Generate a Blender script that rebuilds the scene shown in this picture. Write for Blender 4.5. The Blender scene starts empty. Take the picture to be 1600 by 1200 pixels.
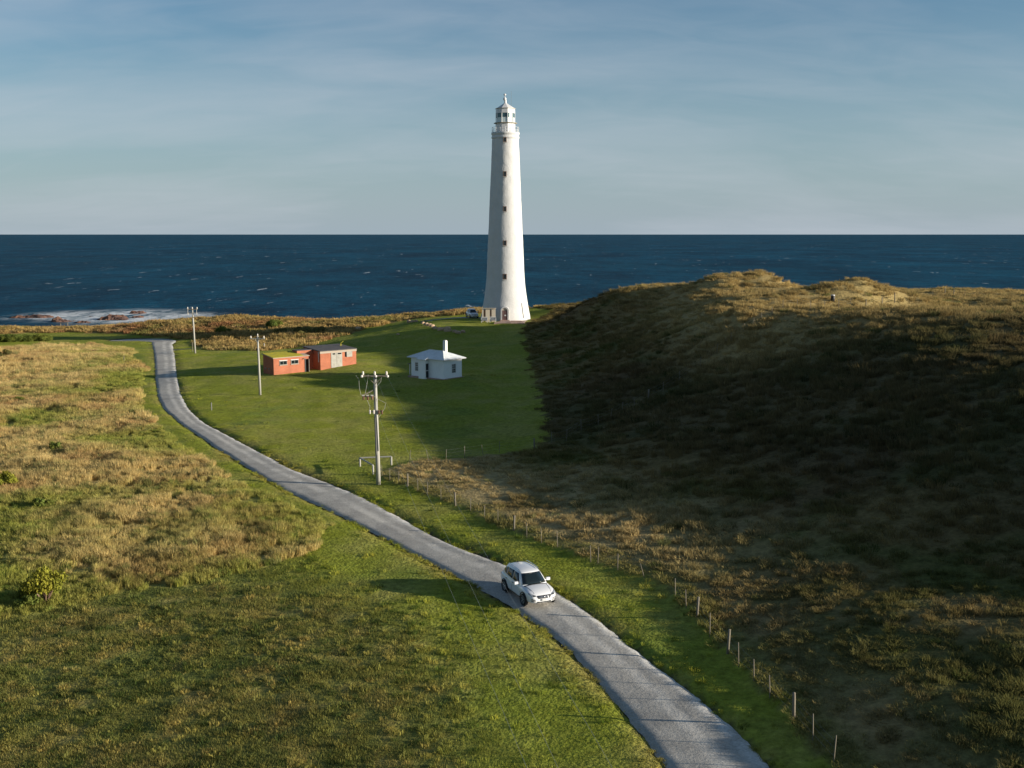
import bpy, bmesh, math, random
import numpy as np
from mathutils import Vector, Matrix
from mathutils.bvhtree import BVHTree
R = math.radians
random.seed(7)
RNG = np.random.default_rng(11)
SC = bpy.context.scene

# ------------------------------------------------------------------ camera, sky, sun, exposure
CAM_Z, FPX, PITCH = 21.0, 1700.0, R(7.84)
cam_d = bpy.data.cameras.new('camera')
cam_d.sensor_width = 36.0
cam_d.lens = 36.0 * FPX / 1600.0
cam_d.clip_start, cam_d.clip_end = 0.5, 300000.0
cam = bpy.data.objects.new('camera', cam_d)
cam.location = (0, 0, CAM_Z)
cam.rotation_euler = (R(90) - PITCH, 0, 0)
SC.collection.objects.link(cam)
SC.camera = cam

SUN_EL, SUN_AZ = R(11.0), R(12.0)          # azimuth: measured from +x (camera right) towards the camera
sun_dir = Vector((math.cos(SUN_AZ) * math.cos(SUN_EL), -math.sin(SUN_AZ) * math.cos(SUN_EL), math.sin(SUN_EL)))
SKY_K, CLOUD_V, SUN_E, EXPO = 0.067, 0.268, 5.0, 0.86
sun_l = bpy.data.lights.new('sun', 'SUN')
sun_l.energy = SUN_E
sun_l.angle = R(0.55)
sun_l.color = (1.0, 0.90, 0.76)
sun_o = bpy.data.objects.new('sun', sun_l)
sun_o.rotation_euler = sun_dir.to_track_quat('Z', 'Y').to_euler()
SC.collection.objects.link(sun_o)

world = bpy.data.worlds.new('World')
SC.world = world
world.use_nodes = True
def build_world():
    nt = world.node_tree
    N, L = nt.nodes, nt.links
    N.clear()
    out = N.new('ShaderNodeOutputWorld'); bg = N.new('ShaderNodeBackground')
    sky = N.new('ShaderNodeTexSky'); sky.sky_type = 'NISHITA'; sky.sun_disc = False
    sky.sun_elevation = SUN_EL
    sky.sun_rotation = math.atan2(sun_dir.x, sun_dir.y)
    sky.air_density = 1.0; sky.dust_density = 0.6; sky.ozone_density = 2.0
    hsv = N.new('ShaderNodeHueSaturation'); hsv.inputs['Saturation'].default_value = 1.15
    L.new(sky.outputs[0], hsv.inputs['Color'])
    tc = N.new('ShaderNodeTexCoord'); sep = N.new('ShaderNodeSeparateXYZ')
    L.new(tc.outputs['Generated'], sep.inputs[0])
    def math_(op, a, b=None, clamp=False):
        n = N.new('ShaderNodeMath'); n.operation = op; n.use_clamp = clamp
        for i, v in enumerate((a, b)):
            if v is None: continue
            if isinstance(v, (int, float)): n.inputs[i].default_value = v
            else: L.new(v, n.inputs[i])
        return n.outputs[0]
    zc = math_('ADD', math_('MAXIMUM', sep.outputs['Z'], 0.0), 0.26)
    u = math_('DIVIDE', sep.outputs['X'], zc); v = math_('DIVIDE', sep.outputs['Y'], zc)
    cmb = N.new('ShaderNodeCombineXYZ')
    L.new(math_('MULTIPLY', u, 1.15), cmb.inputs[0]); L.new(math_('MULTIPLY', v, 2.6), cmb.inputs[1])
    n1 = N.new('ShaderNodeTexNoise'); n1.inputs['Scale'].default_value = 0.60; n1.inputs['Detail'].default_value = 5
    n1.inputs['Roughness'].default_value = 0.48; n1.inputs['Distortion'].default_value = 0.5
    L.new(cmb.outputs[0], n1.inputs['Vector'])
    n2 = N.new('ShaderNodeTexNoise'); n2.inputs['Scale'].default_value = 3.2; n2.inputs['Detail'].default_value = 8
    n2.inputs['Roughness'].default_value = 0.54; n2.inputs['Distortion'].default_value = 0.9
    L.new(cmb.outputs[0], n2.inputs['Vector'])
    mr = N.new('ShaderNodeMapRange'); mr.inputs['From Min'].default_value = 0.42; mr.inputs['From Max'].default_value = 0.68
    L.new(math_('ADD', math_('MULTIPLY', n1.outputs['Fac'], 0.80), math_('MULTIPLY', n2.outputs['Fac'], 0.20)), mr.inputs['Value'])
    def rgb(r_, g_, b_):
        n = N.new('ShaderNodeRGB'); n.outputs[0].default_value = (r_, g_, b_, 1); return n.outputs[0]
    # a veil over the lower sky
    veil = N.new('ShaderNodeMapRange'); veil.inputs['From Min'].default_value = 0.24; veil.inputs['From Max'].default_value = 0.0
    veil.inputs['To Min'].default_value = 0.0; veil.inputs['To Max'].default_value = 1.0
    L.new(sep.outputs['Z'], veil.inputs['Value'])
    def mix(f, a, b):
        m = N.new('ShaderNodeMix'); m.data_type = 'RGBA'
        L.new(f, m.inputs[0]); L.new(a, m.inputs[6])
        if isinstance(b, tuple): m.inputs[7].default_value = (*b, 1)
        else: L.new(b, m.inputs[7])
        return m.outputs[2]
    tn = N.new('ShaderNodeMix'); tn.data_type = 'RGBA'; tn.blend_type = 'MULTIPLY'; tn.inputs[0].default_value = 1
    L.new(hsv.outputs[0], tn.inputs[6]); tn.inputs[7].default_value = (0.56, 0.79, 0.92, 1)
    c = CLOUD_V / SKY_K
    base = mix(math_('MULTIPLY', veil.outputs[0], 0.80), tn.outputs[2], (c * 0.82, c * 1.00, c * 1.19))
    high = N.new('ShaderNodeMapRange'); high.inputs['From Min'].default_value = 0.22; high.inputs['From Max'].default_value = 0.55
    L.new(sep.outputs['Z'], high.inputs['Value'])                 # unseen cloud overhead, added and kept dim to set the fill light
    cl = mix(high.outputs[0], rgb(c * 1.12, c * 1.20, c * 1.33), (c * .60, c * .66, c * .74))
    amt = math_('MULTIPLY', mr.outputs[0], math_('ADD', 0.44, math_('MULTIPLY', high.outputs[0], 0.30)), True)
    fin = mix(amt, base, cl)
    bg.inputs['Strength'].default_value = SKY_K
    L.new(fin, bg.inputs['Color']); L.new(bg.outputs[0], out.inputs[0])
build_world()
SC.view_settings.view_transform = 'Standard'
SC.view_settings.look = 'None'
SC.view_settings.exposure = EXPO
SC.view_settings.gamma = 1.0
SC.cycles.max_bounces = 6
SC.cycles.diffuse_bounces = 3
SC.cycles.transparent_max_bounces = 6

# ------------------------------------------------------------------ pixel <-> world
CP, SP = math.cos(PITCH), math.sin(PITCH)
def ray(px, py):
    u, v = (px - 800.0) / FPX, (600.0 - py) / FPX
    return np.array([u, CP + v * SP, -SP + v * CP])
def world_z(px, py, z):
    d = ray(px, py); t = (z - CAM_Z) / d[2]
    return np.array([d[0] * t, d[1] * t, z])
def world_y(px, py, y):
    d = ray(px, py); t = y / d[1]
    return np.array([d[0] * t, y, CAM_Z + d[2] * t])

# ------------------------------------------------------------------ numpy noise
def _hash(ix, iy, seed):
    n = (ix.astype(np.int64) * 374761393 + iy.astype(np.int64) * 668265263 + seed * 1442695041) & 0xFFFFFFFF
    n = ((n ^ (n >> 13)) * 1274126177) & 0xFFFFFFFF
    n = (n ^ (n >> 16)) & 0xFFFFFFFF
    return n / 4294967295.0
def vnoise(x, y, seed=0):
    x = np.asarray(x, float); y = np.asarray(y, float)
    ix, iy = np.floor(x), np.floor(y)
    fx, fy = x - ix, y - iy
    fx = fx * fx * (3 - 2 * fx); fy = fy * fy * (3 - 2 * fy)
    a, b = _hash(ix, iy, seed), _hash(ix + 1, iy, seed)
    c, d = _hash(ix, iy + 1, seed), _hash(ix + 1, iy + 1, seed)
    return (a + (b - a) * fx) * (1 - fy) + (c + (d - c) * fx) * fy
def fbm(x, y, wl, seed=0, octv=4, gain=0.5):
    x = np.asarray(x, float) / wl; y = np.asarray(y, float) / wl
    s, a, t = 0.0, 1.0, 0.0
    for o in range(octv):
        c, sn = math.cos(o * 1.1), math.sin(o * 1.1)
        s = s + a * (vnoise((x * c - y * sn) * 2 ** o + 17.3 * o, (x * sn + y * c) * 2 ** o - 9.1 * o, seed + o) - 0.5)
        t += a; a *= gain
    return s / t * 2.0            # about -1 .. 1
def sstep(a, b, x):
    t = np.clip((x - a) / (b - a), 0, 1)
    return t * t * (3 - 2 * t)

# ------------------------------------------------------------------ terrain: thin-plate surface through surveyed points
PZ = [  # pixel, height
    (1120, 1200, 0), (905, 985, 0), (840, 925, 0), (760, 880, 0), (640, 820, 0), (520, 780, 0), (430, 735, 0), (330, 680, 0), (275, 630, -.3),
    (258, 575, -1.3), (252, 532, -3.4), (75, 526, -3.9), (-60, 526, -4.0), (400, 533, -3.0),
    (0, 1200, -1.6), (300, 1200, -1.1), (600, 1200, -.6), (0, 1050, -1.3), (300, 1000, -.7), (560, 950, -.2), (0, 930, -.7), (250, 880, -.4),
    (480, 830, -.1), (0, 800, -.5), (0, 700, -.7), (0, 620, -1.2), (-100, 560, -2.0), (120, 560, -1.6), (200, 640, -.5), (300, 740, -.2),
    (406, 617, -.1), (304, 552, -1.6), (500, 690, .1), (560, 640, .1), (590, 757, .1), (700, 700, .3), (650, 640, .2), (620, 570, .3),
    (430, 586, .2), (490, 580, .3), (556, 567, .9), (670, 594, .6), (722, 589, .8), (760, 600, .7), (800, 640, .6),
    (560, 535, -.2), (480, 542, -1.5), (600, 540, .0), (640, 515, 1.4), (700, 523, 1.6), (770, 545, 1.7), (800, 520, 2.0), (820, 530, 2.0),
    (753, 497, 2.55), (790, 499, 2.6), (829, 495, 2.65), (680, 501, 2.3), (720, 510, 2.4),
    (850, 690, .5), (850, 640, .7), (850, 600, .9), (840, 560, 1.5),
    (640, 755, .3), (800, 825, .3), (930, 880, .3), (1010, 900, .3), (1060, 935, .3), (1140, 1020, .35), (1240, 1125, .4), (1310, 1200, .4),
    (850, 790, .5), (1000, 830, 1.0), (1020, 900, .4), (900, 740, 1.2), (1000, 740, 1.7),
    (1600, 1200, 1.6), (1600, 1100, 2.0), (1600, 1000, 2.5), (1600, 530, 10.9),
    (1400, 1100, 1.2), (1400, 950, 1.9), (1450, 510, 11.1), (1330, 503, 10.8),
    (1200, 1000, .8), (1160, 482, 11.5), (1205, 484, 11.2),
    (1050, 800, 1.4), (1050, 520, 7.3), (950, 700, 1.5), (950, 600, 3.2), (950, 500, 6.3), (890, 510, 4.4), (900, 600, 2.0)]
FACE = {130: ((12, 2.6), (20, 5.0), (28, 7.4), (36, 10.4), (42, 11.7)), 110: ((15, 3.2), (25, 5.8), (35, 8.4), (43, 11.0), (50, 11.8), (60, 12.2)), 95: ((15, 3.0), (25, 5.5), (35, 8.1), (45, 10.4), (52, 11.1), (62, 11.5)),
        80: ((14, 1.9), (22, 3.6), (30, 5.9), (40, 8.45), (48, 10.4), (58, 11.6)), 68: ((12, .9), (20, 2.1), (28, 4.0), (36, 6.15), (46, 8.5), (56, 10.5)), 56: ((14, .8), (22, 1.8), (30, 3.3), (40, 5.5), (50, 7.7)), 45: ((14, .6), (22, 1.5), (30, 2.5), (38, 3.9))}
PY = [  # pixel, distance along y (silhouettes and far ground)
    (1600, 458, 170), (1480, 459, 178), (1420, 462, 172), (1350, 436, 172), (1290, 447, 178), (1390, 470, 168), (1300, 470, 160), (1240, 478, 152),
    (1140, 431, 200), (1200, 436, 205), (1250, 446, 205), (1090, 434, 205), (1040, 442, 215), (1000, 445, 196), (1140, 462, 165), (950, 456, 200), (920, 461, 205), (890, 467, 250), (862, 473, 257),
    (720, 482, 275), (640, 494, 285), (560, 500, 285), (500, 499, 285), (420, 494, 285), (350, 495, 285), (280, 501, 285), (180, 508, 285), (80, 511, 285), (0, 511, 285), (-120, 511, 285),
    (150, 517, 272), (300, 517, 262), (450, 517, 250), (560, 515, 246)]
XYZ = [(x, y, z) for y, r in FACE.items() for x, z in r] + [(60, 30, 7.6), (70, 60, 11.2), (90, 110, 12.6), (120, 180, 12.0), (60, 0, 6.5), (25, 5, 1.2), (30, 25, 2.4),
       (44, 40, 5.6), (-25, 10, -1.5), (0, 0, -.3), (-70, 30, -2.0), (-110, 90, -2.0), (-150, 180, -2.6), (-190, 270, -3.0),
       (-200, 340, -14), (-100, 335, -14), (0, 335, -13), (60, 325, -10), (130, 320, -8), (200, 250, 2), (200, 330, -12), (-200, 420, -38), (0, 420, -38), (200, 420, -38), (60, 270, 6),
       (25, 227, 5.2), (12, 227, 3.0), (14, 237, 3.4), (42, 224, 9.0), (20, 247, 4.6), (10, 256, 3.2), (0, 227, 1.95), (-7, 227, 1.95), (6, 226, 2.2), (0, 218, 1.8), (150, 60, 12), (-150, -30, -3), (100, -40, 7)]
CTRL = [world_z(*p) for p in PZ] + [world_y(p[0], p[1] + (14 if p[0] > 980 else 9 if p[0] > 850 else 4), p[2]) for p in PY] + [np.array(p, float) for p in XYZ]
CTRL = np.array(CTRL)
def _tps(r2):
    return np.where(r2 > 1e-12, 0.5 * r2 * np.log(np.maximum(r2, 1e-12)), 0.0)
SCL = 100.0
_c = CTRL[:, :2] / SCL
_K = _tps(((_c[:, None] - _c[None]) ** 2).sum(-1)) + np.eye(len(_c)) * 2e-4
_P = np.hstack([np.ones((len(_c), 1)), _c])
_A = np.block([[_K, _P], [_P.T, np.zeros((3, 3))]])
_W = np.linalg.solve(_A, np.concatenate([CTRL[:, 2], np.zeros(3)]))
def h_base(x, y):
    x = np.atleast_1d(np.asarray(x, float)); y = np.atleast_1d(np.asarray(y, float))
    sh = x.shape; x = x.ravel(); y = y.ravel()
    out = np.empty(len(x))
    for i in range(0, len(x), 20000):
        p = np.stack([x[i:i + 20000], y[i:i + 20000]], 1) / SCL
        r2 = ((p[:, None] - _c[None]) ** 2).sum(-1)
        out[i:i + 20000] = _tps(r2) @ _W[:-3] + _W[-3] + p @ _W[-2:]
    dt = np.hypot(x - .0 + 1.4, y - 236.0); w = sstep(10, 6, dt)
    out = out * (1 - w) + 2.5 * w
    return np.maximum(out, -39.0).reshape(sh)
_T = np.concatenate([np.linspace(24, 120, 400), np.linspace(120.5, 340, 460)])
def hit_base(px, py):
    d = ray(px, py); t = _T
    g = CAM_Z + d[2] * t - h_base(d[0] * t, d[1] * t)
    i = int(np.argmax(g < 0)) if (g < 0).any() else len(t) - 1
    t0, t1 = t[max(i - 1, 0)], t[i]
    g0, g1 = g[max(i - 1, 0)], g[i]
    tt = t0 + (t1 - t0) * (g0 / (g0 - g1 + 1e-9)) if i else t0
    return np.array([d[0] * tt, d[1] * tt])
def polyhit(pts): return np.array([hit_base(*p) for p in pts])
def resample(p, step):
    p = np.asarray(p, float); seg = np.hypot(*np.diff(p, axis=0).T); s = np.concatenate([[0], np.cumsum(seg)])
    n = max(2, int(s[-1] / step) + 1); q = np.linspace(0, s[-1], n)
    return np.stack([np.interp(q, s, p[:, k]) for k in range(p.shape[1])], 1)
def smooth(p, n):
    p = p.copy()
    for _ in range(n): p[1:-1] = p[1:-1] * .5 + (p[:-2] + p[2:]) * .25
    return p
def seg_dist(x, y, poly):
    """distance of points to a polyline"""
    x = np.asarray(x, float).ravel(); y = np.asarray(y, float).ravel()
    best = np.full(len(x), 1e9)
    for a, b in zip(poly[:-1], poly[1:]):
        d = b - a; l2 = d @ d + 1e-12
        t = np.clip(((x - a[0]) * d[0] + (y - a[1]) * d[1]) / l2, 0, 1)
        best = np.minimum(best, (x - a[0] - t * d[0]) ** 2 + (y - a[1] - t * d[1]) ** 2)
    return np.sqrt(best)
def inside(x, y, poly):
    x = np.asarray(x, float).ravel(); y = np.asarray(y, float).ravel()
    r = np.zeros(len(x), bool)
    n = len(poly)
    for i in range(n):
        x1, y1 = poly[i]; x2, y2 = poly[(i + 1) % n]
        if y1 == y2: continue
        c = ((y1 > y) != (y2 > y)) & (x < (x2 - x1) * (y - y1) / (y2 - y1) + x1)
        r ^= c
    return r

# road edges
RL = [(1085, 1240), (1050, 1195), (1003, 1140), (960, 1082), (910, 1025), (862, 985), (815, 950), (768, 925), (700, 888), (650, 860), (590, 830), (520, 795), (460, 767), (415, 742), (370, 714),
      (328, 688), (288, 660), (263, 640), (251, 618), (247, 590), (245, 562), (242, 545), (240, 537)]
RR = [(1240, 1240), (1195, 1195), (1132, 1130), (1083, 1085), (1012, 1035), (962, 995), (915, 955), (868, 925), (800, 884), (745, 867), (690, 845), (622, 808), (560, 776), (500, 749), (455, 736),
      (400, 706), (352, 681), (312, 659), (290, 640), (277, 615), (272, 590), (270, 562), (268, 545), (266, 537)]
rl, rr = smooth(resample(polyhit(RL), 1.0), 6), smooth(resample(polyhit(RR), 1.0), 6)
tail_l = np.array([[-72, 229], [-78, 231.5], [-86, 231], [-100, 227.5]]); tail_r = np.array([[-67.5, 231], [-72, 236], [-80, 237], [-90, 236], [-102, 233]])
def even(p, n):
    s = np.concatenate([[0], np.cumsum(np.hypot(*np.diff(p, axis=0).T))]); q = np.linspace(0, s[-1], n)
    return np.stack([np.interp(q, s, p[:, k]) for k in range(2)], 1)
def join_tail(p, side):
    e = p[-1]
    t = np.array([[0, 0], [-1.2, 4], [-4, 7.0], [-8, 8.5], [-13, 9.4]], float) if side == 'L' else np.array([[0, 0], [-.6, 6], [-4, 9.6], [-8, 10.8], [-13, 11.2]], float)
    return np.vstack([p, e + t[1:]])
NR = 520
rl = smooth(even(join_tail(rl, 'L'), NR), 10); rr = smooth(even(join_tail(rr, 'R'), NR), 10)
_d = rr - rl; _d /= np.hypot(*_d.T)[:, None]; _w = (.06 + .22 * sstep(60, 95, (rl[:, 1] + rr[:, 1]) / 2))[:, None]
rl, rr = rl - _d * _w, rr + _d * (_w + .06)
rc = (rl + rr) / 2
rhw = np.hypot(*(rr - rl).T) / 2
rc_s = rc[::3]; rhw_s = rhw[::3]
def road_edge_dist(x, y):
    """signed distance outside the road edge (negative on the road)"""
    x = np.asarray(x, float).ravel(); y = np.asarray(y, float).ravel()
    out = np.full(len(x), 50.0)
    for i in range(0, len(x), 40000):
        xs, ys = x[i:i + 40000], y[i:i + 40000]
        d2 = (xs[:, None] - rc_s[None, :, 0]) ** 2 + (ys[:, None] - rc_s[None, :, 1]) ** 2
        k = d2.argmin(1)
        # refine against the neighbouring segment
        k0 = np.clip(k - 1, 0, len(rc_s) - 1); k1 = np.clip(k + 1, 0, len(rc_s) - 1)
        t = rc_s[k1] - rc_s[k0]; t /= np.hypot(t[:, 0], t[:, 1])[:, None] + 1e-9
        nx = (xs - rc_s[k, 0]) * -t[:, 1] + (ys - rc_s[k, 1]) * t[:, 0]
        al = (xs - rc_s[k, 0]) * t[:, 0] + (ys - rc_s[k, 1]) * t[:, 1]
        al = np.maximum(np.abs(al) - .8, 0)
        out[i:i + 40000] = np.hypot(np.abs(nx), al) - rhw_s[k]
    return out
FENCE_PX = [(586, 741), (637, 760), (689, 782), (735, 799), (778, 819), (823, 840), (871, 856), (923, 879), (965, 892), (1012, 905), (1040, 916), (1072, 951), (1109, 995), (1154, 1042), (1203, 1091), (1270, 1161), (1310, 1204), (1400, 1300)]
fence_line = polyhit(FENCE_PX)
EDGE_PX = [(640, 722), (697, 719), (755, 712), (840, 701), (850, 690), (851, 650), (843, 610), (834, 580), (824, 548), (818, 525), (822, 508), (832, 499), (840, 497)]
hill_poly = np.vstack([fence_line[::-1], polyhit(EDGE_PX), [[12, 250], [5, 262], [40, 330], [250, 330], [250, -60], [18, -60]]])
TUS_PX = [(-200, 548), (0, 546), (70, 540), (140, 540), (206, 546), (203, 560), (228, 578), (222, 605), (218, 640), (236, 657), (258, 682), (300, 708), (345, 738), (400, 768), (450, 790), (500, 808), (512, 822),
          (500, 845), (509, 858), (494, 864), (440, 878), (385, 896), (330, 902), (270, 912), (230, 918), (190, 932), (130, 947), (70, 962), (0, 968), (-200, 1000)]
tus_poly = polyhit(TUS_PX)
COAST_PX = [(-200, 521), (0, 521), (120, 519), (190, 521), (248, 526), (300, 530), (309, 543), (350, 548), (420, 548), (480, 541), (530, 526), (570, 514), (640, 499), (700, 493), (752, 489)]
coast_poly = np.vstack([polyhit(COAST_PX), [[-3, 262], [5, 262], [40, 330], [0, 400], [-250, 400]]])
XY_L = lambda x, y: (x + 1.5 * fbm(x, y, 4.0, 71, 4, .65), y + 1.5 * fbm(x, y, 4.0, 81, 4, .65))
def rough_w(x, y, rd):
    return sstep(2.5, 11.0, rd + 3.5 * fbm(x, y, 9, 5)) * sstep(84, 70, y) * (x < 10)
def cover(x, y):
    """0 lawn, 1 tan tussock, 2 hill tussock, 3 rough brown lawn, 4 coast scrub, 5 road"""
    x = np.asarray(x, float).ravel(); y = np.asarray(y, float).ravel()
    wx, wy = XY_L(x, y)
    c = np.zeros(len(x), int)
    rd = road_edge_dist(x, y)
    c[(y < 85) & (x < 12) & (_hash(np.floor(x * 7.0), np.floor(y * 7.0), 77) < rough_w(x, y, rd))] = 3
    c[inside(wx, wy, tus_poly)] = 1
    c[inside(wx, wy, coast_poly)] = 4
    _a = .35 + .9 * sstep(82, 95, y)
    c[inside(x + _a * fbm(x, y, 1.2, 9, 3), y + _a * fbm(x, y, 1.2, 19, 3), hill_poly)] = 2
    c[rd < 0] = 5
    return c, rd
DUNES = [(57.5, 174, 1.5, 10, 7), (50, 171, .5, 3.5, 4), (36, 190, 1.7, 5, 7), (44, 193, 2.0, 6, 7)]
TOWER = np.array([world_z(790, 497, 2.6)[0], 239.0])
def terrain(x, y):
    x = np.asarray(x, float); y = np.asarray(y, float); sh = x.shape
    x = x.ravel(); y = y.ravel()
    h = h_base(x, y)
    c, rd = cover(x, y)
    hillm = inside(x, y, hill_poly); hd = seg_dist(x, y, hill_poly[:len(fence_line) + len(EDGE_PX)])
    hs = np.where(hillm, hd, -hd)
    hw = sstep(0, 9, hs)
    near = sstep(200, 120, y)
    dune = sstep(120, 165, y) * sstep(8, 25, x)
    h = h + hw * (.30 * fbm(x, y, 9, 3, 4, .55) + .18 * fbm(x, y, 2.6, 23, 3)) + hw * dune * (.9 * fbm(x, y, 13, 43, 4, .6) + .5 * np.abs(fbm(x, y, 5, 47, 3)))
    h = h + .16 * sstep(-.5, .35, hs) * np.exp(-np.maximum(hs, 0) / 7) * (seg_dist(x, y, fence_line) < 9)
    tw = sstep(0, 2.0, np.where(inside(x, y, tus_poly), seg_dist(x, y, np.vstack([tus_poly, tus_poly[:1]])), 0))
    h = h + tw * (.26 * fbm(x, y, 5, 53, 4) + .05)
    lawn = (1 - hw) * (1 - tw)
    h = h + lawn * (.12 * fbm(x, y, 7, 63, 3) + .05 * fbm(x, y, 1.7, 67, 2))
    cw = sstep(0, 6, np.where(inside(x, y, coast_poly), seg_dist(x, y, coast_poly[:len(COAST_PX)]), 0))
    h = h + cw * (.9 * fbm(x, y, 18, 73, 4) + .3) * sstep(310, 280, y)
    for bx, by, bh, sx, sy in DUNES:
        q = ((x - bx) / sx) ** 2 + ((y - by) / sy) ** 2
        h = h + bh * np.exp(-q) * (1 + .35 * fbm(x, y, 4.5, 83, 3))
    # flat pads under tower and buildings are in the control points; road bed cut slightly in
    bed = sstep(.7, -.25, rd)
    h = h - .22 * bed
    far = sstep(300, 320, y)
    return h.reshape(sh)
def tz(x, y): return float(terrain(np.array([x]), np.array([y]))[0])
def hit(px, py):
    d = ray(px, py)
    p = hit_base(px, py); t0 = p[1] / d[1]
    t = np.linspace(max(t0 - 14, 20), t0 + 14, 400)
    g = CAM_Z + d[2] * t - terrain(d[0] * t, d[1] * t)
    i = int(np.argmax(g < 0)) if (g < 0).any() else 200
    return np.array([d[0] * t[i], d[1] * t[i], tz(d[0] * t[i], d[1] * t[i])])

# ------------------------------------------------------------------ mesh helpers
class MB:
    def __init__(s): s.v, s.f = [], []
    def add(s, verts, faces):
        o = len(s.v); s.v += [tuple(map(float, p)) for p in verts]; s.f += [tuple(i + o for i in f) for f in faces]; return s
    def box(s, c, d, rz=0.0, tilt=None):
        M = Matrix.Rotation(rz, 3, 'Z')
        if tilt is not None: M = M @ tilt
        vs = [Vector(c) + M @ Vector((sx * d[0] / 2, sy * d[1] / 2, sz * d[2] / 2)) for sx in (-1, 1) for sy in (-1, 1) for sz in (-1, 1)]
        return s.add(vs, [(0, 1, 3, 2), (4, 6, 7, 5), (0, 4, 5, 1), (2, 3, 7, 6), (0, 2, 6, 4), (1, 5, 7, 3)])
    def tube(s, pts, r, n=8, cap=True):
        pts = [Vector(p) for p in pts]; rs = r if isinstance(r, (list, tuple)) else [r] * len(pts)
        rings = []
        up = Vector((0, 0, 1)) if abs((pts[1] - pts[0]).normalized().z) < .95 else Vector((1, 0, 0))
        for i, p in enumerate(pts):
            t = (pts[min(i + 1, len(pts) - 1)] - pts[max(i - 1, 0)]).normalized()
            a = t.cross(up).normalized(); b = t.cross(a)
            rings.append([p + (a * math.cos(k * 2 * math.pi / n) + b * math.sin(k * 2 * math.pi / n)) * rs[i] for k in range(n)])
        vs = [p for rg in rings for p in rg]
        fs = [(i * n + k, i * n + (k + 1) % n, (i + 1) * n + (k + 1) % n, (i + 1) * n + k) for i in range(len(pts) - 1) for k in range(n)]
        if cap: fs += [tuple(range(n - 1, -1, -1)), tuple((len(pts) - 1) * n + k for k in range(n))]
        return s.add(vs, fs)
    def lathe(s, prof, n=32, c=(0, 0, 0), axis='z', rot=0.0, cap=True):
        vs = []
        for r, z in prof:
            for k in range(n):
                a = rot + k * 2 * math.pi / n
                q = (r * math.cos(a), r * math.sin(a), z)
                if axis == 'y': q = (q[0], q[2], q[1])
                vs.append((c[0] + q[0], c[1] + q[1], c[2] + q[2]))
        fs = [(i * n + k, i * n + (k + 1) % n, (i + 1) * n + (k + 1) % n, (i + 1) * n + k) for i in range(len(prof) - 1) for k in range(n)]
        if cap: fs += [tuple(range(n - 1, -1, -1)), tuple((len(prof) - 1) * n + k for k in range(n))]
        return s.add(vs, fs)
    def prism(s, poly, d, axis='y', o=0.0):
        """polygon in the plane across axis, pushed from o to o+d"""
        n = len(poly); mk = {'y': lambda a, b, t: (a, t, b), 'x': lambda a, b, t: (t, a, b), 'z': lambda a, b, t: (a, b, t)}[axis]
        vs = [mk(a, b, o) for a, b in poly] + [mk(a, b, o + d) for a, b in poly]
        return s.add(vs, [tuple(range(n)), tuple(range(2 * n - 1, n - 1, -1))] + [(i, n + i, n + (i + 1) % n, (i + 1) % n) for i in range(n)])
    def build(s, name, m, parent=None, smooth=False, loc=None):
        me = bpy.data.meshes.new(name); me.from_pydata(s.v, [], s.f); me.update()
        bm = bmesh.new(); bm.from_mesh(me); bmesh.ops.recalc_face_normals(bm, faces=bm.faces[:]); bm.to_mesh(me); bm.free()
        if smooth: me.polygons.foreach_set('use_smooth', [True] * len(me.polygons))
        me.materials.append(m)
        o = bpy.data.objects.new(name, me); SC.collection.objects.link(o)
        if parent: o.parent = parent
        if loc is not None: o.location = loc
        return o
def tag(o, label=None, cat=None, group=None, kind=None):
    if label: o['label'] = label
    if cat: o['category'] = cat
    if group: o['group'] = group
    if kind: o['kind'] = kind
    return o
def thing(name, loc, rz, label, cat, group=None):
    o = bpy.data.objects.new(name, None); SC.collection.objects.link(o)
    o.location = loc; o.rotation_euler = (0, 0, rz); o.empty_display_size = .2
    return tag(o, label, cat, group)
def copy_tree(o, parent=None):
    c = o.copy(); SC.collection.objects.link(c); c.parent = parent
    for ch in list(o.children): copy_tree(ch, c)
    return c

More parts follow.
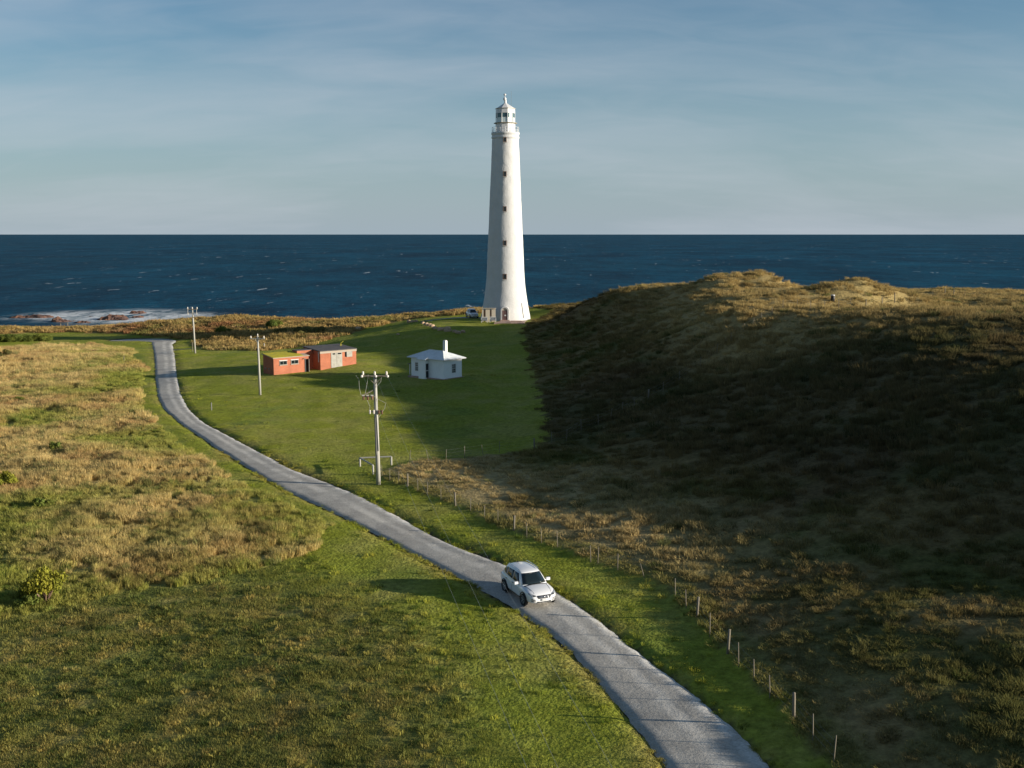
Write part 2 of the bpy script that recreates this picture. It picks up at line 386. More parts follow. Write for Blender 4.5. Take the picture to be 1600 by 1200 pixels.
# ------------------------------------------------------------------ materials
def mat(name, col, rough=.7, spec=.3, noise=None, bump=None, metal=0.0, coat=0.0):
    m = bpy.data.materials.new(name); m.use_nodes = True
    nt = m.node_tree; b = nt.nodes['Principled BSDF']
    b.inputs['Base Color'].default_value = (*col, 1); b.inputs['Roughness'].default_value = rough
    b.inputs['Specular IOR Level'].default_value = spec; b.inputs['Metallic'].default_value = metal
    b.inputs['Coat Weight'].default_value = coat; b.inputs['Coat Roughness'].default_value = .05
    tc = nt.nodes.new('ShaderNodeTexCoord')
    if noise:
        sc, col2, lo, hi = noise[:4]
        n = nt.nodes.new('ShaderNodeTexNoise'); n.inputs['Scale'].default_value = sc; n.inputs['Detail'].default_value = 6
        n.inputs['Roughness'].default_value = .65
        if len(noise) > 4:
            mp = nt.nodes.new('ShaderNodeMapping'); mp.inputs['Scale'].default_value = noise[4]
            nt.links.new(tc.outputs['Object'], mp.inputs[0]); nt.links.new(mp.outputs[0], n.inputs['Vector'])
        else: nt.links.new(tc.outputs['Object'], n.inputs['Vector'])
        r = nt.nodes.new('ShaderNodeMapRange'); r.inputs['From Min'].default_value = lo; r.inputs['From Max'].default_value = hi
        nt.links.new(n.outputs['Fac'], r.inputs['Value'])
        mx = nt.nodes.new('ShaderNodeMix'); mx.data_type = 'RGBA'
        mx.inputs[6].default_value = (*col, 1); mx.inputs[7].default_value = (*col2, 1)
        nt.links.new(r.outputs[0], mx.inputs[0]); nt.links.new(mx.outputs[2], b.inputs['Base Color'])
    if bump:
        sc, st, di = bump
        n = nt.nodes.new('ShaderNodeTexNoise'); n.inputs['Scale'].default_value = sc; n.inputs['Detail'].default_value = 5
        nt.links.new(tc.outputs['Object'], n.inputs['Vector'])
        bp = nt.nodes.new('ShaderNodeBump'); bp.inputs['Strength'].default_value = st; bp.inputs['Distance'].default_value = di
        nt.links.new(n.outputs['Fac'], bp.inputs['Height']); nt.links.new(bp.outputs[0], b.inputs['Normal'])
    return m
M = {}
M['render'] = mat('white_rendered_masonry', (.55, .55, .54), .85, .2, (.55, (.50, .495, .475), .45, .75), (3.0, .45, .10))
M['white'] = mat('white_paint', (.58, .58, .57), .5, .3, (1.3, (.50, .50, .49), .5, .8))
M['weatherboard'] = mat('white_weatherboard', (.84, .84, .83), .6, .3, (1.3, (.74, .74, .73), .5, .8))
M['lantern_white'] = mat('lantern_white', (.56, .56, .555), .45, .4)
M['rail'] = mat('pale_metal', (.62, .63, .62), .45, .4)
M['ledge'] = mat('weathered_ledge', (.30, .27, .20), .8)
M['glass'] = mat('dark_glass', (.010, .016, .018), .06, .6)
M['teal_glass'] = mat('lantern_glass', (.03, .085, .10), .08, .6)
M['pale_glass'] = mat('curtained_glass', (.50, .58, .58), .15, .5)
M['frame_brown'] = mat('brown_timber', (.16, .10, .07), .7)
M['door'] = mat('mauve_brown_door', (.17, .10, .095), .6)
M['stone'] = mat('pink_stone_paving', (.42, .30, .24), .85, .2, (2.5, (.27, .18, .15), .4, .7))
M['brick'] = None
M['timber'] = mat('weathered_timber', (.21, .185, .14), .85, .2, (3, (.15, .13, .10), .35, .7, (6, 6, .6)))
M['pole'] = mat('grey_pole_timber', (.40, .39, .345), .8, .2, (2, (.28, .27, .24), .35, .75, (8, 8, .5)))
M['pole_dark'] = mat('dark_steel_sleeve', (.16, .16, .15), .6)
M['rust'] = mat('rusty_brown_fitting', (.20, .10, .06), .7, .3, (9, (.09, .05, .035), .4, .7))
M['ceramic'] = mat('pale_insulator', (.62, .58, .52), .3, .5)
M['wire'] = mat('aluminium_wire', (.22, .23, .22), .4, .5)
M['roof_iron'] = mat('pale_roof_iron', (.66, .69, .69), .5, .3, (1.5, (.50, .54, .55), .45, .75))
M['roof_grey'] = mat('grey_flat_roof', (.075, .075, .08), .85, .2, (2, (.12, .11, .10), .4, .7))
M['lichen'] = mat('yellow_lichen_roof', (.42, .36, .035), .9, .1, (1.6, (.26, .25, .06), .45, .7))
M['grey_door'] = mat('pale_grey_door', (.33, .32, .28), .7, .2, (2.5, (.25, .235, .205), .4, .7))
M['beige'] = mat('beige_fascia', (.34, .285, .225), .8)
M['car'] = mat('white_car_paint', (.70, .71, .72), .25, .5, coat=.6)
M['black'] = mat('black_plastic', (.015, .015, .016), .5, .3)
M['tyre'] = mat('tyre_rubber', (.022, .022, .022), .85, .2)
M['rim'] = mat('alloy_rim', (.45, .46, .47), .35, .5, metal=.7)
M['chrome'] = mat('chrome', (.55, .56, .58), .2, .5, metal=.9)
M['lamp'] = mat('clear_lamp_lens', (.28, .30, .32), .12, .6)
M['rock'] = mat('orange_stone', (.48, .34, .22), .9, .2, (2.5, (.30, .20, .13), .4, .7), (6, .6, .05))
M['searock'] = mat('dark_red_shore_rock', (.16, .085, .055), .9, .2, (.15, (.07, .045, .04), .4, .65), (.6, .8, .6))
M['panel'] = mat('slate_grey_panel', (.16, .17, .18), .5)
M['cream'] = mat('cream_panel', (.50, .44, .35), .7)
M['gravel'] = mat('pale_track_gravel', (.40, .39, .35), .95, .1, (4, (.26, .25, .21), .4, .7))
def brick_mat():
    m = mat('red_brick', (.44, .16, .08), .85, .2)
    nt = m.node_tree; b = nt.nodes['Principled BSDF']
    tc = nt.nodes.new('ShaderNodeTexCoord'); sp = nt.nodes.new('ShaderNodeSeparateXYZ'); ad = nt.nodes.new('ShaderNodeMath'); cb = nt.nodes.new('ShaderNodeCombineXYZ')
    nt.links.new(tc.outputs['Object'], sp.inputs[0]); nt.links.new(sp.outputs[0], ad.inputs[0]); nt.links.new(sp.outputs[1], ad.inputs[1])
    nt.links.new(ad.outputs[0], cb.inputs[0]); nt.links.new(sp.outputs[2], cb.inputs[1])
    br = nt.nodes.new('ShaderNodeTexBrick'); br.inputs['Scale'].default_value = 1.0
    br.inputs['Brick Width'].default_value = .24; br.inputs['Row Height'].default_value = .086; br.inputs['Mortar Size'].default_value = .010
    br.inputs['Color1'].default_value = (.40, .130, .064, 1); br.inputs['Color2'].default_value = (.34, .106, .052, 1); br.inputs['Mortar'].default_value = (.34, .165, .11, 1)
    nt.links.new(cb.outputs[0], br.inputs['Vector'])
    n = nt.nodes.new('ShaderNodeTexNoise'); n.inputs['Scale'].default_value = .9; n.inputs['Detail'].default_value = 5; nt.links.new(tc.outputs['Object'], n.inputs['Vector'])
    r = nt.nodes.new('ShaderNodeMapRange'); r.inputs['From Min'].default_value = .3; r.inputs['From Max'].default_value = .75; r.inputs['To Min'].default_value = .82; r.inputs['To Max'].default_value = 1.15
    nt.links.new(n.outputs['Fac'], r.inputs['Value'])
    mx = nt.nodes.new('ShaderNodeMix'); mx.data_type = 'RGBA'; mx.blend_type = 'MULTIPLY'; mx.inputs[0].default_value = 1
    nt.links.new(br.outputs['Color'], mx.inputs[6]); nt.links.new(r.outputs[0], mx.inputs[7]); nt.links.new(mx.outputs[2], b.inputs['Base Color'])
    return m
M['brick'] = brick_mat()

# ------------------------------------------------------------------ ground tint: what grows where, plus sun and shade painted into the hill
def lerp(a, b, t): return a + (np.asarray(b) - a) * t[:, None]
def tint(x, y, c, rd):
    x = np.asarray(x, float).ravel(); y = np.asarray(y, float).ravel(); n = len(x)
    col = np.zeros((n, 3))
    n1 = fbm(x, y, 14, 101, 4) * .5 + .5; n2 = fbm(x, y, 3.5, 111, 4, .6) * .5 + .5; n3 = fbm(x, y, .9, 121, 2) * .5 + .5; n4 = fbm(x, y, 6, 131, 4, .6) * .5 + .5
    # lawn
    L = np.tile([.145, .162, .021], (n, 1))
    L = lerp(L, [.175, .175, .040], sstep(.35, .75, n2)); L = lerp(L, [.080, .122, .026], sstep(.55, .85, n4) * .5)
    L = lerp(L, [.155, .115, .040], sstep(.62, .85, n1) * .55 * sstep(130, 60, y))
    L = lerp(L, [.20, .165, .045], sstep(1.6, .2, rd) * sstep(.3, .7, n2) * .7)
    dk = sstep(1.8, 3.0, rd) * sstep(7.5, 5.0, rd) * sstep(82, 95, y) * sstep(225, 200, y) * (x < np.interp(y, rc[:, 1], rc[:, 0]))
    L = lerp(L, [.055, .100, .024], dk * sstep(.2, .6, n2) * .8)
    # rough brownish sward
    Q = np.tile([.130, .125, .036], (n, 1))
    Q = lerp(Q, [.080, .098, .026], sstep(.45, .75, n4) * .7); Q = lerp(Q, [.20, .155, .055], sstep(.50, .80, n3) * .8); Q = lerp(Q, [.040, .055, .020], sstep(.48, .22, n3) * .6)
    Q = lerp(Q, [.085, .062, .026], sstep(.55, .85, n2) * .6)
    rw = rough_w(x, y, rd) * ((c == 0) | (c == 3))
    L = L + (Q - L) * (rw * .85)[:, None]; Q = L
    # tan tussock
    T = np.tile([.375, .285, .118], (n, 1))
    T = lerp(T, [.46, .355, .155], sstep(.45, .8, n2))
    T = lerp(T, [.29, .165, .075], sstep(.50, .78, n4) * .75)
    gz = sstep(.37, .65, n1 + .28 * (sstep(118, 84, y) - .35) + .10 * (n2 - .5))
    T = lerp(T, [.185, .205, .038], gz * .85); T = lerp(T, [.26, .27, .05], gz * sstep(.5, .8, n3) * .6)
    T = lerp(T, [.10, .125, .035], sstep(.66, .86, n4) * .5 * sstep(140, 90, y))
    # hill tussock, with its sun and shade painted in
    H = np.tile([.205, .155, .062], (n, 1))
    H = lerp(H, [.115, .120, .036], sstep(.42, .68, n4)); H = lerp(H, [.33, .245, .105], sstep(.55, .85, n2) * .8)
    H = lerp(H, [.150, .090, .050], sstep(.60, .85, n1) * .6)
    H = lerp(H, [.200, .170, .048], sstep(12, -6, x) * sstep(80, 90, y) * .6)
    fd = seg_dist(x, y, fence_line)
    H = lerp(H, [.50, .385, .180], sstep(17, 8, fd + 6 * (n4 - .5)) * sstep(.20, .5, n2) * .85 * (.30 + .70 * sstep(58, 72, y)))  # tan by the fence, brightened in the colour to read as sunlit
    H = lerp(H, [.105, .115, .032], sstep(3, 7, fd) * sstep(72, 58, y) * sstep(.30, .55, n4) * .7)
    H = lerp(H, [.10, .085, .045], sstep(14, 26, fd + 8 * (n1 - .5)) * sstep(150, 125, y) * .55)  # hill face darkened in the colour to deepen its shade
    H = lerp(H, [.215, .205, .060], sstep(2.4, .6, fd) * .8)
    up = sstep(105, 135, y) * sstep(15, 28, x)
    H = lerp(H, [.46, .345, .145], up * .85)  # sunlight on the hilltop painted in as a lighter gold
    # coast scrub
    C = np.tile([.32, .225, .085], (n, 1))
    C = lerp(C, [.26, .120, .060], sstep(.48, .72, n1) * .8); C = lerp(C, [.15, .165, .045], sstep(.5, .78, n4) * .8)
    C = lerp(C, [.42, .31, .15], sstep(.6, .85, n2) * .7)
    D = np.tile([.10, .085, .055], (n, 1))
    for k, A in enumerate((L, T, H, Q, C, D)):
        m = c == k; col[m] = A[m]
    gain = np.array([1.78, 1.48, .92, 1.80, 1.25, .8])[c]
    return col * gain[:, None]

def veg_mat(name, translucent=.34):
    """grass blades: own colour per clump (from the clump's point) times a small blade-to-blade variation"""
    m = bpy.data.materials.new(name); m.use_nodes = True
    nt = m.node_tree; N, L = nt.nodes, nt.links; N.clear()
    out = N.new('ShaderNodeOutputMaterial')
    a = N.new('ShaderNodeAttribute'); a.attribute_type = 'INSTANCER'; a.attribute_name = 'tint'
    b = N.new('ShaderNodeAttribute'); b.attribute_type = 'GEOMETRY'; b.attribute_name = 'blade'
    mx = N.new('ShaderNodeMix'); mx.data_type = 'RGBA'; mx.blend_type = 'MULTIPLY'; mx.inputs[0].default_value = 1
    L.new(a.outputs['Color'], mx.inputs[6]); L.new(b.outputs['Color'], mx.inputs[7])
    d = N.new('ShaderNodeBsdfDiffuse'); t = N.new('ShaderNodeBsdfTranslucent'); ms = N.new('ShaderNodeMixShader'); ms.inputs[0].default_value = translucent
    L.new(mx.outputs[2], d.inputs['Color']); L.new(mx.outputs[2], t.inputs['Color'])
    L.new(d.outputs[0], ms.inputs[1]); L.new(t.outputs[0], ms.inputs[2]); L.new(ms.outputs[0], out.inputs[0])
    return m
M['veg'] = veg_mat('grass_blades')

def ground_mat():
    m = bpy.data.materials.new('grassy_soil'); m.use_nodes = True
    nt = m.node_tree; b = nt.nodes['Principled BSDF']; L = nt.links
    a = nt.nodes.new('ShaderNodeAttribute'); a.attribute_name = 'tint'
    tc = nt.nodes.new('ShaderNodeTexCoord')
    n = nt.nodes.new('ShaderNodeTexNoise'); n.inputs['Scale'].default_value = 2.2; n.inputs['Detail'].default_value = 8; n.inputs['Roughness'].default_value = .75
    L.new(tc.outputs['Object'], n.inputs['Vector'])
    r = nt.nodes.new('ShaderNodeMapRange'); r.inputs['From Min'].default_value = .3; r.inputs['From Max'].default_value = .7; r.inputs['To Min'].default_value = .45; r.inputs['To Max'].default_value = 1.45
    L.new(n.outputs['Fac'], r.inputs['Value'])
    mx = nt.nodes.new('ShaderNodeMix'); mx.data_type = 'RGBA'; mx.blend_type = 'MULTIPLY'; mx.inputs[0].default_value = 1
    L.new(a.outputs['Color'], mx.inputs[6]); L.new(r.outputs[0], mx.inputs[7]); L.new(mx.outputs[2], b.inputs['Base Color'])
    b.inputs['Roughness'].default_value = .95; b.inputs['Specular IOR Level'].default_value = .05
    n2 = nt.nodes.new('ShaderNodeTexNoise'); n2.inputs['Scale'].default_value = 5.0; n2.inputs['Detail'].default_value = 6
    L.new(tc.outputs['Object'], n2.inputs['Vector'])
    bp = nt.nodes.new('ShaderNodeBump'); bp.inputs['Strength'].default_value = .8; bp.inputs['Distance'].default_value = .18
    L.new(n2.outputs['Fac'], bp.inputs['Height']); L.new(bp.outputs[0], b.inputs['Normal'])
    return m

def axis(lo, dlo, dhi, hi, st, gr, mx):
    a = list(np.arange(dlo, dhi + 1e-6, st)); s = st
    while a[-1] < hi: s = min(s * gr, mx); a.append(a[-1] + s)
    b = []; s = st; q = dlo
    while q > lo: s = min(s * gr, mx); q -= s; b.append(q)
    return np.array(b[::-1] + a)
GX, GY = axis(-420, -52, 52, 420, .42, 1.03, 9), axis(-60, 26, 126, 440, .42, 1.018, 9)
def grid_mesh(name, X, Y, Z):
    nx, ny = len(X), len(Y)
    co = np.empty((ny, nx, 3)); co[..., 0] = X[None]; co[..., 1] = Y[:, None]; co[..., 2] = Z
    i = np.arange(nx * ny).reshape(ny, nx)
    q = np.stack([i[:-1, :-1], i[:-1, 1:], i[1:, 1:], i[1:, :-1]], -1).reshape(-1, 4)
    return raw_mesh(name, co.reshape(-1, 3), q)
def raw_mesh(name, co, q, smooth=True):
    me = bpy.data.meshes.new(name)
    k = q.shape[1]
    me.vertices.add(len(co)); me.vertices.foreach_set('co', np.ascontiguousarray(co, np.float32).ravel())
    me.loops.add(q.size); me.loops.foreach_set('vertex_index', np.ascontiguousarray(q, np.int32).ravel())
    me.polygons.add(len(q)); me.polygons.foreach_set('loop_start', np.arange(0, q.size, k, dtype=np.int32))
    me.polygons.foreach_set('use_smooth', np.full(len(q), smooth))
    me.update(calc_edges=True)
    return me
def set_col(me, name, col):
    a = me.attributes.new(name, 'FLOAT_COLOR', 'POINT')
    a.data.foreach_set('color', np.hstack([col, np.ones((len(col), 1))]).astype(np.float32).ravel())

XX, YY = np.meshgrid(GX, GY)
ZZ = terrain(XX, YY)
g_me = grid_mesh('ground', GX, GY, ZZ)
gc, grd = cover(XX, YY)
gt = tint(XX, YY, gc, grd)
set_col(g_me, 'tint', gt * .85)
g_me.materials.append(ground_mat())
ground = bpy.data.objects.new('ground', g_me); SC.collection.objects.link(ground)
tag(ground, kind='structure')
def gz(x, y):
    """height of the ground mesh itself"""
    x = np.atleast_1d(np.asarray(x, float)); y = np.atleast_1d(np.asarray(y, float))
    i = np.clip(np.searchsorted(GX, x) - 1, 0, len(GX) - 2); j = np.clip(np.searchsorted(GY, y) - 1, 0, len(GY) - 2)
    fx = (x - GX[i]) / (GX[i + 1] - GX[i]); fy = (y - GY[j]) / (GY[j + 1] - GY[j])
    return (ZZ[j, i] * (1 - fx) + ZZ[j, i + 1] * fx) * (1 - fy) + (ZZ[j + 1, i] * (1 - fx) + ZZ[j + 1, i + 1] * fx) * fy
def gz1(x, y): return float(gz(x, y)[0])

# ------------------------------------------------------------------ road
def road_mat():
    m = bpy.data.materials.new('worn_gravel_asphalt'); m.use_nodes = True
    nt = m.node_tree; b = nt.nodes['Principled BSDF']; L = nt.links; N = nt.nodes
    uv = N.new('ShaderNodeAttribute'); uv.attribute_name = 'across'
    sp = N.new('ShaderNodeSeparateXYZ'); L.new(uv.outputs['Vector'], sp.inputs[0])
    tc = N.new('ShaderNodeTexCoord')
    def noise(s, d=5, r=.6, vec=None):
        n = N.new('ShaderNodeTexNoise'); n.inputs['Scale'].default_value = s; n.inputs['Detail'].default_value = d; n.inputs['Roughness'].default_value = r
        L.new(vec or tc.outputs['Object'], n.inputs['Vector']); return n.outputs['Fac']
    def mth(op, a, c=None):
        n = N.new('ShaderNodeMath'); n.operation = op
        for i, v in enumerate((a, c)):
            if v is None: continue
            if isinstance(v, (int, float)): n.inputs[i].default_value = v
            else: L.new(v, n.inputs[i])
        return n.outputs[0]
    def rng(v, a, c, lo=0.0, hi=1.0):
        n = N.new('ShaderNodeMapRange'); n.interpolation_type = 'SMOOTHSTEP'
        n.inputs['From Min'].default_value = a; n.inputs['From Max'].default_value = c; n.inputs['To Min'].default_value = lo; n.inputs['To Max'].default_value = hi
        L.new(v, n.inputs['Value']); return n.outputs[0]
    def mix(f, a, c):
        n = N.new('ShaderNodeMix'); n.data_type = 'RGBA'; L.new(f, n.inputs[0])
        for i, v in ((6, a), (7, c)):
            if isinstance(v, tuple): n.inputs[i].default_value = (*v, 1)
            else: L.new(v, n.inputs[i])
        return n.outputs[2]
    t = mth('ADD', sp.outputs['X'], mth('MULTIPLY', mth('SUBTRACT', noise(.35, 4), .5), .22))   # 0 left edge .. 1 right edge
    base = mix(rng(noise(.45, 6, .7), .35, .68), (.43, .405, .355), (.32, .303, .270))
    # pale crown of loose gravel between the wheel tracks, loose gravel on the right shoulder
    crown = mth('MULTIPLY', rng(mth('ABSOLUTE', mth('SUBTRACT', t, .55)), .15, .02), rng(noise(.25, 5, .65), .34, .50))
    base = mix(mth('MULTIPLY', crown, .95), base, (.56, .525, .46))
    sh = mth('MULTIPLY', rng(t, .74, .90), rng(noise(1.1, 6, .7), .36, .56))
    base = mix(mth('MULTIPLY', sh, .95), base, (.58, .565, .52))
    lf = mth('MULTIPLY', rng(t, .12, .02), rng(noise(1.3, 6, .7), .38, .56))
    base = mix(mth('MULTIPLY', lf, .7), base, (.36, .335, .28))
    # bitumen patches, cracks
    patch = rng(noise(.18, 2, .4), .57, .60)
    base = mix(mth('MULTIPLY', patch, .45), base, (.29, .275, .248))
    v = N.new('ShaderNodeTexVoronoi'); v.feature = 'DISTANCE_TO_EDGE'; v.inputs['Scale'].default_value = .55
    nn = N.new('ShaderNodeTexNoise'); nn.inputs['Scale'].default_value = 1.2; L.new(tc.outputs['Object'], nn.inputs['Vector'])
    vm = N.new('ShaderNodeVectorMath'); vm.operation = 'ADD'; L.new(tc.outputs['Object'], vm.inputs[0]); L.new(nn.outputs['Color'], vm.inputs[1]); L.new(vm.outputs[0], v.inputs['Vector'])
    crack = mth('MULTIPLY', rng(v.outputs['Distance'], .03, .008), rng(noise(.12, 3), .48, .6))
    base = mix(mth('MULTIPLY', crack, .22), base, (.16, .155, .14))
    grit = N.new('ShaderNodeMix'); grit.data_type = 'RGBA'; grit.blend_type = 'MULTIPLY'; grit.inputs[0].default_value = 1
    L.new(base, grit.inputs[6]); L.new(rng(noise(9, 5, .8), .25, .75, .72, 1.25), grit.inputs[7])
    L.new(grit.outputs[2], b.inputs['Base Color'])
    b.inputs['Roughness'].default_value = .9; b.inputs['Specular IOR Level'].default_value = .2
    bp = N.new('ShaderNodeBump'); bp.inputs['Strength'].default_value = .7; bp.inputs['Distance'].default_value = .035
    L.new(mth('ADD', noise(7, 6, .7), mth('MULTIPLY', noise(.9, 3), 1.2)), bp.inputs['Height']); L.new(bp.outputs[0], b.inputs['Normal'])
    return m
RL_, RR_ = rl, rr
def build_road(rl, rr, NR):
    rc = (rl + rr) / 2
    nv = 13; t = np.linspace(0, 1, nv)
    # ragged edges
    s = np.arange(NR)
    dirv = rr - rl; dirn = dirv / np.hypot(*dirv.T)[:, None]
    el = .16 * fbm(rl[:, 0], rl[:, 1], .9, 201, 4, .65) + .13; er = .15 * fbm(rr[:, 0], rr[:, 1], .9, 211, 4, .65) + .15
    a = rl - dirn * el[:, None]; b = rr + dirn * er[:, None]
    P = a[:, None] * (1 - t)[None, :, None] + b[:, None] * t[None, :, None]
    # height: the flattest surface that stays on the bed
    zc = terrain(rc[:, 0], rc[:, 1])
    zl = terrain(*(rc * .3 + rl * .7).T); zr = terrain(*(rc * .3 + rr * .7).T)
    k = 29; ker = np.ones(k) / k
    sm = lambda z: np.convolve(np.pad(z, k // 2, 'edge'), ker, 'valid')
    zc, zl, zr = sm(zc), sm(zl), sm(zr)
    z = np.empty((NR, nv))
    for j, q in enumerate(t):
        z[:, j] = zc + (zr - zc) * max(0, (q - .5) / .35) + (zl - zc) * max(0, (.5 - q) / .35)
    z += .16 + .02 * (1 - (2 * t[None] - 1) ** 2)
    z[:, 0] -= .10; z[:, -1] -= .10
    zg = gz(P[..., 0].ravel(), P[..., 1].ravel()).reshape(NR, nv)
    z[:, 1:-1] = np.maximum(z[:, 1:-1], zg[:, 1:-1] + .02)
    co = np.dstack([P, z[..., None]]).reshape(-1, 3)
    i = np.arange(NR * nv).reshape(NR, nv)
    q = np.stack([i[:-1, :-1], i[:-1, 1:], i[1:, 1:], i[1:, :-1]], -1).reshape(-1, 4)
    me = raw_mesh('road', co, q)
    at = me.attributes.new('across', 'FLOAT_VECTOR', 'POINT')
    ac = np.zeros((NR, nv, 3)); ac[..., 0] = t[None]; at.data.foreach_set('vector', ac.astype(np.float32).ravel())
    me.materials.append(road_mat())
    o = bpy.data.objects.new('road', me); SC.collection.objects.link(o); tag(o, kind='structure')
    return P, z
ROAD_P, ROAD_Z = build_road(even(RL_, 1700), even(RR_, 1700), 1700)
def road_z(x, y):
    d = ((ROAD_P - np.array([x, y])) ** 2).sum(-1); i = np.unravel_index(d.argmin(), d.shape); return float(ROAD_Z[i])
def strip(name, pts, w, m, lift=.05):
    """a narrow surface lying on the ground"""
    p = smooth(resample(np.asarray(pts), .6), 4)
    t = np.gradient(p, axis=0); t /= np.hypot(*t.T)[:, None]; nrm = np.stack([-t[:, 1], t[:, 0]], 1)
    q = np.linspace(-1, 1, 7)
    P = p[:, None] + nrm[:, None] * (q[None, :, None] * w / 2 * (1 + .25 * fbm(p[:, 0], p[:, 1], 1.5, 301, 2))[:, None, None])
    z = gz(P[..., 0].ravel(), P[..., 1].ravel()).reshape(P.shape[:2]) + lift; z[:, 0] -= lift + .03; z[:, -1] -= lift + .03
    co = np.dstack([P, z[..., None]]).reshape(-1, 3); i = np.arange(len(co)).reshape(P.shape[:2])
    me = raw_mesh(name, co, np.stack([i[:-1, :-1], i[:-1, 1:], i[1:, 1:], i[1:, :-1]], -1).reshape(-1, 4)); me.materials.append(m)
    o = bpy.data.objects.new(name, me); SC.collection.objects.link(o); return tag(o, kind='structure')
PATH = polyhit([(757, 496.5), (735, 496.3), (715, 496.6), (695, 498), (675, 500), (662, 502.5)])
strip('path', PATH, 2.6, M['gravel'])
PATH_R = polyhit([(828, 481), (838, 479.5), (850, 478.5), (862, 477.5)])

# ------------------------------------------------------------------ sea
SEA_Z = -35.0
def sea_mat():
    m = bpy.data.materials.new('open_sea'); m.use_nodes = True
    nt = m.node_tree; b = nt.nodes['Principled BSDF']; L = nt.links; N = nt.nodes
    tc = N.new('ShaderNodeTexCoord')
    def noise(s, d, r, sc, dist=0.0):
        mp = N.new('ShaderNodeMapping'); mp.inputs['Scale'].default_value = sc; mp.inputs['Rotation'].default_value = (0, 0, R(-8)); L.new(tc.outputs['Object'], mp.inputs[0])
        n = N.new('ShaderNodeTexNoise'); n.inputs['Scale'].default_value = s; n.inputs['Detail'].default_value = d; n.inputs['Roughness'].default_value = r; n.inputs['Distortion'].default_value = dist
        L.new(mp.outputs[0], n.inputs['Vector']); return n.outputs['Fac']
    def rng(v, a, c, lo=0.0, hi=1.0):
        n = N.new('ShaderNodeMapRange'); n.inputs['From Min'].default_value = a; n.inputs['From Max'].default_value = c; n.inputs['To Min'].default_value = lo; n.inputs['To Max'].default_value = hi
        L.new(v, n.inputs['Value']); return n.outputs[0]
    def mth(op, a, c):
        n = N.new('ShaderNodeMath'); n.operation = op
        for i, v in enumerate((a, c)):
            if isinstance(v, (int, float)): n.inputs[i].default_value = v
            else: L.new(v, n.inputs[i])
        return n.outputs[0]
    def mix(f, a, c):
        n = N.new('ShaderNodeMix'); n.data_type = 'RGBA'; L.new(f, n.inputs[0])
        for i, v in ((6, a), (7, c)):
            if isinstance(v, tuple): n.inputs[i].default_value = (*v, 1)
            else: L.new(v, n.inputs[i])
        return n.outputs[2]
    swell = noise(.050, 5, .62, (.6, 1, 1), .3); chop = noise(.20, 4, .65, (.7, 1, 1)); big = noise(.0007, 4, .6, (.4, 1, 1)); band = noise(.0045, 12, .92, (.9, .40, 1), .1)
    col = mix(rng(band, .42, .60), (.0008, .0180, .040), (.0050, .080, .138))  # light and dark wave reflections put into the water colour as streaks
    col = mix(mth('MULTIPLY', rng(big, .42, .68), .5), col, (.0022, .040, .063))
    # whitecaps: rare short crests
    cap = mth('MULTIPLY', rng(noise(.16, 4, .6, (.5, .10, 1), .3), .668, .70), rng(noise(.0045, 3, .6, (1, .5, 1)), .42, .60))
    # surf washing round the shore rocks
    at = N.new('ShaderNodeAttribute'); at.attribute_name = 'surf'
    surf = mth('MULTIPLY', at.outputs['Fac'], rng(noise(.07, 6, .75, (.8, .35, 1), .8), .40, .54))
    col = mix(mth('MULTIPLY', at.outputs['Fac'], .35), col, (.05, .16, .20))
    foam = mth('MAXIMUM', cap, surf)
    col = mix(foam, col, (.62, .64, .64))
    L.new(col, b.inputs['Base Color'])
    L.new(mth('ADD', mth('MULTIPLY', foam, .4), .45), b.inputs['Roughness']); b.inputs['Specular IOR Level'].default_value = .012; b.inputs['IOR'].default_value = 1.33
    bp = N.new('ShaderNodeBump'); bp.inputs['Strength'].default_value = .9; bp.inputs['Distance'].default_value = 2.6
    L.new(mth('ADD', swell, mth('MULTIPLY', chop, .30)), bp.inputs['Height']); L.new(bp.outputs[0], b.inputs['Normal'])
    return m
def shore_at(px, py): return world_z(px, py, SEA_Z)[:2]
SURF = [(88, 492, 26), (100, 494, 24), (78, 491, 16), (55, 494, 20), (185, 489, 26), (205, 488, 16), (225, 490, 26), (195, 499, 30), (240, 497, 34), (150, 495, 26), (285, 494, 22), (120, 497, 22), (170, 492, 22)]
def build_sea():
    xs = np.concatenate([[-120000, -30000, -6000, -1500], np.arange(-620, 200, 14), [400, 1500, 6000, 30000, 120000]])
    ys = np.concatenate([[250, 400, 560], np.arange(640, 1000, 10), [1100, 1500, 3000, 8000, 30000, 200000]])
    X, Y = np.meshgrid(xs, ys)
    me = grid_mesh('sea', xs, ys, np.full(X.shape, SEA_Z))
    s = np.zeros(X.shape)
    for px, py, r in SURF:
        p = shore_at(px, py); s = np.maximum(s, np.clip(1.3 - np.hypot((X - p[0]) / 1.0, (Y - p[1]) / 1.6) / r, 0, 1))
    at = me.attributes.new('surf', 'FLOAT', 'POINT'); at.data.foreach_set('value', s.astype(np.float32).ravel())
    me.materials.append(sea_mat())
    o = bpy.data.objects.new('sea', me); SC.collection.objects.link(o); tag(o, kind='structure')
build_sea()
